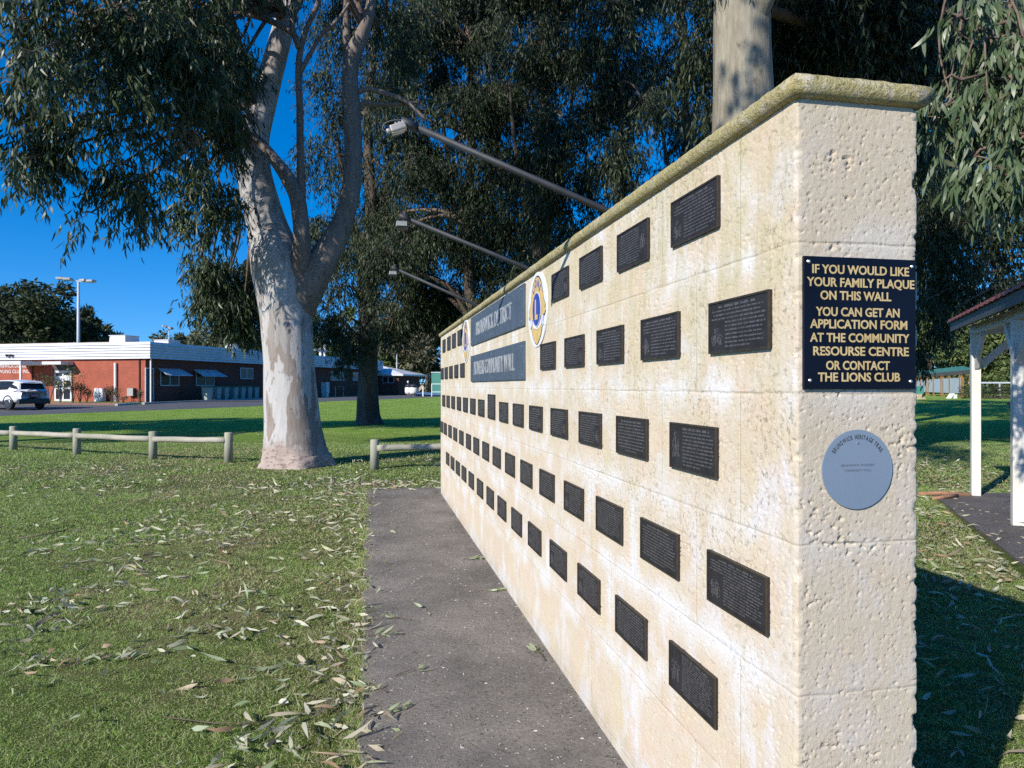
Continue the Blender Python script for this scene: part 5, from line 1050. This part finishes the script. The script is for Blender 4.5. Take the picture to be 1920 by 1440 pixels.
for s_ in (-1, 1):
    b = MB(); b.add([(-2.08, s_ * .74, 1.12), (-1.25, s_ * .855, 1.12), (-1.62, s_ * .69, 1.56), (-1.93, s_ * .62, 1.53), (-2.11, s_ * .66, 1.14), (-1.25, s_ * .80, 1.12), (-1.62, s_ * .64, 1.56), (-1.95, s_ * .56, 1.53)], [(0, 1, 2, 3), (4, 5, 6, 7), (0, 3, 7, 4), (1, 2, 6, 5)]); b.build('pillar', 'car_white', car)
    b = MB(); b.bar((-.35, s_ * .84, 1.10), (-.42, s_ * .67, 1.56), .07, .03); b.build('door_post', 'black_plastic', car)
    b = MB(); b.add([(-2.215, s_ * .50, .98), (-2.20, s_ * .70, .99), (-2.12, s_ * .875, 1.0), (-1.8, s_ * .92, 1.03), (-2.12, s_ * .875, 1.08), (-2.20, s_ * .70, 1.06), (-2.215, s_ * .50, 1.04)], [(0, 1, 2, 3, 4, 5, 6)]); b.build('tail_lamp', 'tail_red', car)
    b = MB(); b.lathe([(.05, -.05), (.09, 0), (.05, .07)], (0, 0, 0), 10); b.v = [(.62 + z, s_ * (.98 + x * .9), 1.08 + y) for x, y, z in b.v]; b.build('mirror', 'car_white', car)
    for x in (-1.36, 1.4):
        b = MB(); b.lathe([(.30, -.11), (.355, -.08), (.355, .08), (.30, .11)], (0, 0, 0), 26); b.v = [(x + p_, s_ * .80 + r_, .355 + q_) for p_, q_, r_ in b.v]; wheel = b.build('wheel', 'tyre', car, True)
        b = MB(); b.lathe([(.23, 0), (.21, .012), (.05, .014)], (0, 0, 0), 20); b.v = [(x + p_, s_ * (.913 + r_), .355 + q_) for p_, q_, r_ in b.v]; b.build('rim', 'alloy', wheel)
        b = MB(); n = 14; arc = [(x + .43 * math.cos(a), .355 + .43 * math.sin(a)) for a in np.linspace(-.15, math.pi + .15, n)]; b.tube([(a, s_ * .885, c_) for a, c_ in arc], .055, 6); b.build('wheel_arch', 'black_plastic', car, True)
b = MB(); b.box((-2.13, 0, .47), (.26, 1.66, .28)); b.box((0, .86, .40), (2.3, .12, .16)); b.box((0, -.86, .40), (2.3, .12, .16)); b.build('lower_trim', 'black_plastic', car, bevel=.03)
MB().box((-2.245, 0, .78), (.03, .38, .13)).build('number_plate', 'plate_red', car)
b = MB(); b.add([(-2.155, -.62, 1.165), (-2.155, .62, 1.165), (-1.99, .53, 1.455), (-1.99, -.53, 1.455)], [(0, 1, 2, 3)]); b.build('rear_window', 'glass', car)
b = MB(); b.bar((-2.235, -.3, .88), (-2.235, .3, .88), .03, .04); b.build('handle_strip', 'alloy', car)
# ------------------------------------------------------------------ things on the far lawn beyond the annexe
def drum(px, Y, lab):
    x = (px - 960) / F * Y; o = empty('drum', (x, Y, gz(x, Y)), lab, 'drum'); MB().lathe([(.40, .25), (.46, .5), (.46, .9), (.38, 1.05)], (0, 0, 0), 18).build('barrel', 'white', o, True); b = MB(); b.lathe([(.5, 1.0), (.42, 1.22), (.15, 1.34)], (0, 0, 0), 18); b.build('lid', 'black_plastic', o, True); b = MB(); [b.bar((a, 0, -.05), (a, 0, .4), .08, .08) for a in (-.25, .25)]; b.build('leg', 'tail_red', o)
drum(767, 78, 'white drum with dark lid, left of a pair beyond the annexe'); drum(775.5, 77, 'white drum with dark lid, right of a pair beyond the annexe')
x = (784 - 960) / F * 77; b = MB(); b.bar((-.6, 0, .1), (.55, 0, 1.15), .12, .3); b.bar((.5, 0, 1.1), (.75, .1, .8), .1, .12); o = b.build('seesaw_plank', 'beige', None, loc=(x, 77, gz(x, 77))); tag(o, 'slanting beige timber plank beside the white drums', 'plank')
x = (806 - 960) / F * 80; b = MB()
for k in range(8): b.add([(-2.2 + k * .7, -1.5, .1), (-1.5 + k * .7, -1.5, .1), (-1.5 + k * .7, 1.5, .35 + .08 * (k % 2)), (-2.2 + k * .7, 1.5, .35 + .08 * ((k + 1) % 2)), (-2.2 + k * .7, 1.5, 0), (-1.5 + k * .7, 1.5, 0)], [(0, 1, 2, 3), (3, 2, 5, 4)])
o = b.build('tarpaulin', 'blue_sheet', None, loc=(x, 80, gz(x, 80))); tag(o, 'low blue tarpaulin spread on the far grass left of the teal shed', 'tarpaulin')
x = (793 - 960) / F * 76; b = MB(); b.bar((0, 0, -.1), (0, 0, 1.0), .12, .12); o = b.build('marker_post', 'white', None, loc=(x, 76, gz(x, 76))); tag(o, 'short white post standing by the blue tarpaulin', 'post')
x = (765 - 960) / F * 84; o = empty('bollard_lamp', (x, 84, gz(x, 84)), 'small white globe on a thin post beyond the annexe', 'lamp'); MB().tube([(0, 0, -.1), (0, 0, 1.5)], .03, 6).build('post', 'pole', o); MB().lathe([(.05, -.14), (.14, 0), (.05, .14)], (0, 0, 1.6), 12).build('globe', 'white', o, True)
x = (822 - 960) / F * 74; b = MB(); b.bar((-.7, 0, 0), (-.7, 0, 1.3), .07, .07); b.bar((.7, 0, 0), (.7, 0, 1.3), .07, .07); b.bar((-.735, 0, 1.33), (.735, 0, 1.33), .07, .07); b.bar((-.66, 0, .5), (.66, 0, .5), .06, .06); o = b.build('frame', 'white', None, loc=(x, 74, gz(x, 74))); tag(o, 'white tubular frame standing in front of the teal shed', 'frame')
x = (836 - 960) / F * 82; o = empty('shed', (x, 82, gz(x, 82)), 'teal metal shed with pale top edge, half hidden by the wall end', 'shed'); MB().box((0, 0, 1.3), (3.0, 3, 2.6)).build('wall', 'teal', o); MB().box((0, 0, 2.66), (3.1, 3.1, .1)).build('roof', 'panel_white', o); MB().box((.3, -1.52, 1.0), (.9, .04, 1.9)).build('door', 'teal', o)
# ------------------------------------------------------------------ white picnic shelter at the right
sh = empty('picnic_shelter', (6.06, 9.28, 0), 'white timber picnic shelter with red tiled roof at the right edge', 'shelter'); so_ = Vector((6.06, 9.28, 0))
P1, P2 = Vector((0, 0, 0)), Vector((5.2, 7.3, 0)) - so_; dv = (P2 - P1).normalized(); nv = Vector((-dv.y, dv.x, 0)); nv = nv if nv.x > 0 else -nv; P3 = P2 + dv * 2.16; rzs = math.atan2(dv.y, dv.x)
ZE = 2.13
for pt in (P1, P2, P3, P1 + nv * 3.2, P2 + nv * 3.2):
    b = MB(); b.box((pt.x, pt.y, ZE / 2), (.105, .105, ZE), rzs); ps = b.build('post', 'post_white', sh, bevel=.004)
    b = MB(); inward = nv if pt in (P1, P2, P3) else -nv
    for dd in ([dv] if pt == P1 else [dv, -dv]) + [inward]:
        a = Vector((pt.x, pt.y, ZE - .42)) + dd * .05; c = Vector((pt.x, pt.y, ZE - .02)) + dd * .46; b.bar(a, c, .05, .09)
    b.build('brace', 'post_white', sh)
b = MB(); b.bar(P1 - dv * .2 + Vector((0, 0, ZE + .06)), P3 + dv * .2 + Vector((0, 0, ZE + .06)), .06, .12); b.bar(P1 + Vector((0, 0, ZE + .06)) + nv * .035, P1 + nv * 3.2 + Vector((0, 0, ZE + .06)), .06, .12); b.bar(P2 + Vector((0, 0, ZE + .05)) + nv * .035, P2 + nv * 3.2 + Vector((0, 0, ZE + .05)), .06, .11); b.build('beam', 'post_white', sh)
b = MB()                                         # pierced frieze boards
for k in range(14):
    for zz in (0, .07): q0 = P1 + nv * (.3 + k * .2) + Vector((0, 0, ZE + .14 + zz)); b.tube([q0 - dv * .012, q0 + dv * .012], .024, 10)
b.build('frieze', 'post_white', sh)
e0 = P1 - dv * .35 - nv * .22 + Vector((0, 0, ZE + .13)); e1 = P3 + dv * .4 - nv * .22 + Vector((0, 0, ZE + .13)); up = Vector((0, 0, 1))
b = MB(); b.bar(e0, e1, .03, .13); b.bar(e0 + nv * .02, e0 + nv * 1.95 + up * .85, .03, .12); b.build('eave_board', 'eave', sh)
b = MB(); nt = 40; L_ = (e1 - e0).length; o_ = len(b.v)
for k in range(nt + 1):
    q = e0 + (e1 - e0) * k / nt + up * (.075 + .014 * (k % 2)); b.v += [tuple(q - nv * .05), tuple(q + nv * 1.95 + up * .86), tuple(q + nv * 3.9), tuple(q - nv * .05 - up * .03), tuple(q + nv * 1.95 + up * .80), tuple(q + nv * 3.9 - up * .03)]
for k in range(nt):
    i = k * 6; b.f += [(i, i + 6, i + 7, i + 1), (i + 1, i + 7, i + 8, i + 2), (i + 3, i + 4, i + 10, i + 9), (i + 4, i + 5, i + 11, i + 10), (i, i + 3, i + 9, i + 6)]
b.f += [(0, 1, 4, 3), (1, 2, 5, 4)]; b.build('roof', 'roof_red', sh)
# ------------------------------------------------------------------ long bowls shelter far right
f0 = Vector(((1822 - 960) / F * 64, 64, 0)); f1 = Vector(((1716 - 960) / F * 92, 92, 0)); zb = .35; bs = empty('bowls_shelter', (f0.x, f0.y, zb), 'long open bowls shelter with stained timber posts and pale back wall', 'shelter'); d = f1 - f0; dn = d.normalized(); nr_ = Vector((.36, .93, 0))
for k, px in enumerate((1820, 1801, 1781.5, 1766, 1751.5, 1738, 1727)):
    kk = (px - 960) / F; t = (f0.x - kk * f0.y) / (kk * d.y - d.x); q = d * t; b = MB(); b.box((q.x, q.y, 1.1), (.2, .2, 2.2)); b.build('post', 'orange_timber', bs)
    if k % 2 == 0: q2 = q + nr_ * 3.2; b = MB(); b.box((q2.x, q2.y, 1.2), (.18, .18, 2.4)); b.build('post', 'orange_timber', bs)
b = MB(); up = Vector((0, 0, 1)); b.bar(up * 2.33 - dn * .4, d + up * 2.33, .2, .26); b.build('front_beam', 'roof_brown', bs)
q = [-nr_ * .8 - dn * .5 + up * 2.46, d - nr_ * .8 + up * 2.46, d + nr_ * 4 + up * 2.9, nr_ * 4 - dn * .5 + up * 2.9]; b = MB(); b.add(q + [v + up * .12 for v in q], [(3, 2, 1, 0), (4, 5, 6, 7), (1, 2, 6, 5), (2, 3, 7, 6), (0, 1, 5, 4), (3, 0, 4, 7)]); b.build('roof', 'teal', bs)
b = MB(); b.bar(-nr_ * .85 - dn * .4 + up * 2.48, d - nr_ * .85 + up * 2.48, .08, .2); b.build('fascia', 'roof_brown', bs)
b = MB(); b.bar(nr_ * 3.6 + up * 1.15, d + nr_ * 3.6 + up * 1.15, .1, 1.5); b.build('back_wall', 'panel_white', bs)
x = (1786 - 960) / F * 63; b = MB(); K_ = .62; b.add([(-.75, 0, 0), (-.2, 0, .75), (.35, 0, .75), (-.2, 0, 0), (-.75, .35, 0), (-.2, .35, .75), (.35, .35, .75), (-.2, .35, 0)], [(0, 1, 2, 3), (7, 6, 5, 4), (0, 4, 5, 1), (1, 5, 6, 2), (2, 6, 7, 3), (3, 7, 4, 0)]); b.box((.45, .17, .3), (.4, .4, .6)); b.v = [(p_ * K_, q_ * K_, r_ * K_) for p_, q_, r_ in b.v]; o = b.build('score_stand', 'white', None, loc=(x, 63, gz(x, 63))); tag(o, 'white angled score stand in front of the bowls shelter', 'score stand')
x = (1727 - 960) / F * 62; b = MB(); b.box((-.3, 0, .55), (.75, .6, 1.1)); o = b.build('cabinet', 'teal', None, loc=(x, 62, gz(x, 62))); tag(o, 'small teal cabinet right beside the wall end, by the bowls shelter', 'cabinet')
x = (1726 - 960) / F * 60; b = MB(); b.add([(-.4, 0, 0), (.5, 0, 0), (.15, 0, .45), (-.15, 0, .4), (-.4, .5, 0), (.5, .5, 0), (.15, .5, .45), (-.15, .5, .4)], [(0, 1, 2, 3), (7, 6, 5, 4), (0, 3, 7, 4), (1, 5, 6, 2), (3, 2, 6, 7)]); o = b.build('folded_chair', 'beige', None, loc=(x, 60, gz(x, 60))); tag(o, 'small folded beige seat on the ground by the wall end', 'seat')
x = (1868 - 960) / F * 66; fr = empty('boundary_rail', (x, 66, gz(x, 66)), 'pale horizontal boundary rail between the white shelter posts', 'fence'); b = MB(); b.bar((-2.6, 0, 1.42), (6, -.5, 1.42), .1, .14); b.build('rail', 'awning', fr)
for k in range(4): b = MB(); b.box((-2.4 + 2.6 * k, -.15 * k, .68), (.1, .1, 1.36)); b.build('post', 'awning', fr)
o = empty('hedge', ((1875 - 960) / F * 62, 62, .35), 'low dark hedge below the pale boundary rail', 'hedge'); fo = Foliage(); P = rng.uniform(-1, 1, (2600, 3)) * np.array([4.2, .6, .6]) + np.array([.8, 0, .55]); fo.leaves(P, rng.normal(0, 1, P.shape), rng.uniform(.12, .25, 2600), rng.uniform(.07, .12, 2600), True); fo.build('foliage', 'far_a', o); MB().box((.8, 0, .1), (7, .2, .3)).build('stem', 'twig', o)
x = (1911 - 960) / F * 44; b = MB(); P = ball(60) * np.array([.8, .3, .12])
for p_ in P: b.lathe([(.02, -.04), (.06, 0), (.02, .05)], (p_[0], p_[1], p_[2] + .18), 6)
o = b.build('flower_patch', 'rose', None, loc=(x, 44, gz(x, 44))); tag(o, 'low pink flower patch on the grass right of the shelter post', 'flowers')

# ------------------------------------------------------------------ grass and fallen leaves
def wall_s(x, y): return (x - CW.x) * NB.x + (y - CW.y) * NB.y, (x - CW.x) * D.x + (y - CW.y) * D.y
def allowed(X, Y, pad=0.0):
    s_ = (X - CW.x) * NB.x + (Y - CW.y) * NB.y; t = (X - CW.x) * D.x + (Y - CW.y) * D.y
    edge = .022 * np.sin(t * 9) + .02 * np.sin(t * 23 + 1) + .018 * np.sin(t * 47) + .025
    on_path = (s_ > -.985 + edge + pad) & (s_ < .0) & (t < 8.6); in_wall = (s_ > -.02) & (s_ < T_WALL + .01) & (t > -.02) & (t < L_WALL + .02)
    e = (X - 5.62) * (9.55 - 3.3) - (Y - 9.55) * (5.62 - 3.0); on_slab = (e > 0) & (Y < 9.4) & (X > 2.9)
    return ~(on_path | in_wall | on_slab)
def vnoise(X, Y, f, seed=0):                      # cheap smooth noise for density
    r = np.random.default_rng(seed); out = np.zeros_like(X)
    for k in range(7): a = r.uniform(0, 6.28); w = f * r.uniform(.6, 1.7); out += np.sin((X * math.cos(a) + Y * math.sin(a)) * w + r.uniform(0, 6.28))
    return out / 3.2
def in_view(X, Y, m=.04): return (np.abs(X) < (.7213 + m) * Y + .15)
def scatter(n, y0, y1, k=1.0):                    # even over the ground strip between two depths, inside the view
    Y = np.sqrt(rng.uniform(y0 ** 2, y1 ** 2, n)); X = rng.uniform(-1.0, .8, n) * Y; return X, Y
fo = Foliage(); fd = Foliage()
for y0, y1, n, L, W in ((1.3, 4.2, 260000, .022, .0022), (4.2, 6.5, 230000, .026, .0032), (6.5, 10, 230000, .032, .005), (10, 18, 230000, .04, .009)):
    X, Y = scatter(n, y0, y1); ok = allowed(X, Y); X, Y = X[ok], Y[ok]; tr = ((X + 3.96) ** 2 + (Y - 13) ** 2) > .55; X, Y = X[tr], Y[tr]
    dry = np.clip(.46 + .62 * vnoise(X, Y, 1.5, 3) + .42 * vnoise(X, Y, 5.5, 4), 0, 1); pick = rng.random(len(X)) < np.clip((dry - .36) * 1.15, .04, .8)
    keep = rng.random(len(X)) < np.where(pick, .62, .95); X, Y, pick = X[keep], Y[keep], pick[keep]
    P = np.stack([X, Y, np.full_like(X, .0)], 1); Dv = rng.normal(0, .75, P.shape); Dv[:, 2] = rng.uniform(.12, .95, len(P)); hL = L * rng.uniform(.5, 1.3, len(P)) * (1 + .35 * vnoise(X, Y, 3.0, 9) + .55 * vnoise(X, Y, 38.0, 12)).clip(.25, 2.0)
    for f_, q in ((fo, ~pick), (fd, pick)): f_.leaves(P[q], Dv[q], hL[q], W * rng.uniform(.7, 1.3, q.sum()), True, .2)
n = 26000; t = rng.uniform(-1.5, 8.6, n); s_ = -1.0 + rng.normal(0, .022, n) + .02 * np.sin(t * 7) + .018 * np.sin(t * 19 + 2); X = CW.x + D.x * t + NB.x * s_; Y = CW.y + D.y * t + NB.y * s_; k = (vnoise(X, Y, 9.0, 41) > -.45) & (Y > 2.2); X, Y = X[k], Y[k]
P = np.stack([X, Y, np.full_like(X, .004)], 1); Dv = rng.normal(0, .8, P.shape); Dv[:, 2] = rng.uniform(.2, 1, len(P)); dist = Y / 3; q = rng.random(len(X)) < .35
for f_, w_ in ((fo, ~q), (fd, q)): f_.leaves(P[w_], Dv[w_], .036 * rng.uniform(.5, 1.3, w_.sum()), (.0024 * dist[w_]).clip(.002, .006), True, .2)
g1 = fo.build('grass', 'blade', None); tag(g1, 'short mown green grass covering the lawn', 'grass', kind='stuff')
g2 = fd.build('dry_grass', 'blade_dry', None); tag(g2, 'dry straw coloured grass patches in the lawn', 'grass', kind='stuff')
fo = Foliage(); fg = Foliage(); fb = Foliage()
def lay(X, Y, z, Lm, which):
    n = len(X); P = np.stack([X, Y, np.full(n, z) + rng.uniform(0, .014, n)], 1); Dv = rng.normal(0, 1, (n, 3)); Dv[:, 2] = rng.normal(0, .2, n); which.leaves(P, Dv, Lm * rng.uniform(.35, 1.35, n), Lm * rng.uniform(.09, .23, n), False, .36)
for y0, y1, n in ((1.8, 4.5, 3900), (4.5, 7, 6200), (7, 10, 7400), (10, 14, 5400), (14, 24, 1900)):
    X, Y = scatter(n, y0, y1); s_, t = wall_s(X, Y); ok = allowed(X, Y, -.02); cl = vnoise(X, Y, 1.6, 21) + .7 * vnoise(X, Y, 5.5, 22)
    dens = np.clip(.14 + .55 * cl, .035, 1); near_edge = (s_ > -1.5) & (s_ < -.9); dens = np.where(near_edge, np.clip(dens * 1.6 + .25, 0, 1), dens); dens = np.where(s_ > .2, np.clip(dens + .22, 0, 1), dens); dens = np.where(Y > 14, dens * .35, dens)
    k = ok & (rng.random(n) < dens); X, Y = X[k], Y[k]; h = rng.random(len(X)) < .3
    lay(X[~h], Y[~h], .020, .112, fo); lay(X[h], Y[h], .020, .115, fg)
n = 420; t = rng.uniform(-.5, 8.6, n); s_ = rng.normal(-1.06, .08, n) + .05 * np.sin(t * 5); X = CW.x + D.x * t + NB.x * s_; Y = CW.y + D.y * t + NB.y * s_; k = vnoise(X, Y, 4.0, 31) > -.25; lay(X[k], Y[k], .026, .095, fo); lay(X[~k][:60], Y[~k][:60], .026, .09, fg)
# drifts: end of the path, and the right side
cx = rng.normal(0, 1, (300, 2)); c0 = wp(8.95, -.7); lay(c0.x + cx[:, 0] * .75, c0.y + cx[:, 1] * .25, .03, .12, fo)
cx = rng.uniform(-1, 1, (420, 2)); lay(3.4 + cx[:, 0] * 2.2, 7.2 + cx[:, 1] * 1.9 + cx[:, 0] * 1.2, .022, .12, fo)
# small bits on the path
n = 3600; t = rng.uniform(-1, 8.5, n); s_ = rng.uniform(-.97, -.02, n); X = CW.x + D.x * t + NB.x * s_; Y = CW.y + D.y * t + NB.y * s_; k = rng.random(n) < .72; lay(X[k], Y[k], .023, .018, fb); lay(X[~k], Y[~k], .022, .018, fo); n = 500; t = rng.uniform(-1, 8.5, n); s_ = -.03 - rng.exponential(.05, n); X = CW.x + D.x * t + NB.x * s_; Y = CW.y + D.y * t + NB.y * s_; lay(X, Y, .021, .02, fb)
n = 60; t = rng.uniform(0, 8.5, n); s_ = -.97 + rng.exponential(.1, n); X = CW.x + D.x * t + NB.x * s_; Y = CW.y + D.y * t + NB.y * s_; k = s_ < -.05; lay(X[k], Y[k], .024, .10, fg)
l1 = fo.build('leaf_litter', 'litter', None); tag(l1, 'pale dried gum leaves strewn over the grass and path', 'leaf litter', kind='stuff')
l2 = fg.build('green_leaf_litter', 'litter_green', None); tag(l2, 'greenish freshly fallen gum leaves strewn over the grass', 'leaf litter', kind='stuff')
l3 = fb.build('gumnut_crumbs', 'crumb', None); tag(l3, 'dark crumbs of gumnuts and bark scattered over the concrete path', 'leaf litter', kind='stuff')
# sprigs lying on the path
def sprig(px, py, n, lab, ang):
    Y = EYE * F / (py - HOR); x = (px - 960) / F * Y; o = empty('gum_sprig', (x, Y, .022), lab, 'sprig', 'leafy gum sprigs fallen on the path'); b = MB(); c_, s_ = math.cos(ang), math.sin(ang)
    b.tube([(-.08 * c_, -.08 * s_, .006), (0, .01, .012), (.07 * c_, .07 * s_, .008)], [.0028, .0022, .0012], 6); b.build('stem', 'twig', o); fo = Foliage(); u = rng.uniform(-.5, 1, n); P = np.stack([.07 * u * c_, .07 * u * s_, .01 + 0 * u], 1); Dv = rng.normal(0, .6, P.shape) + np.array([c_, s_, 0]); Dv[:, 2] = rng.uniform(-.05, .25, n); fo.leaves(P, Dv, rng.uniform(.05, .10, n), rng.uniform(.011, .02, n), False, .25); fo.build('leaves', 'litter_green', o)
for a in ((885, 1054, 9, 'farthest leaf sprig lying near the wall foot on the path', .3), (915, 1115, 7, 'leaf sprig touching the wall foot, halfway along the path', .1), (1012, 1238, 6, 'yellowish leaf sprig by the wall foot, nearest of the wall side', 1.9), (768, 1270, 3, 'single pair of leaves lying mid path, left of centre', .6), (700, 1302, 6, 'brownish sprig on the left path edge nearer the camera', 2.6), (724, 1348, 7, 'largest pale leaf sprig on the path nearest the camera', .4), (705, 1200, 6, 'leaf sprig on the left path edge, halfway down', .2), (748, 1168, 4, 'small leaf sprig left of the path centre', 2.8)): sprig(*a)
def strip(pts, r, lab, name='bark_strip'):
    b = MB(); b.tube([(x, y, z) for x, y, z in pts], r, 6, True, .3); o = b.build(name, 'hay' if name == 'bark_strip' else 'twig', None, True); tag(o, lab, name.replace('_', ' ').split()[0] + ' ' + name.split('_')[1], 'fallen bark and twigs')
strip([(5.35, 9.35, .03), (5.6, 9.3, .05), (5.95, 9.2, .04)], .03, 'reddish bark strip lying at the slab corner, upper of the pair'); strip([(5.3, 8.95, .03), (5.5, 9.0, .05), (5.72, 9.12, .045)], .024, 'dark bark strip at the slab corner, lower of the pair')
strip([(-4.62, 6.62, .03), (-4.4, 6.72, .05), (-4.3, 6.85, .06)], .006, 'dark curved twig on the grass at the left edge', 'fallen_twig')
strip([(-1.5, 3.05, .03), (-1.25, 2.98, .035), (-1.0, 3.0, .03)], .002, 'long thin reddish twig in the near grass', 'fallen_twig')
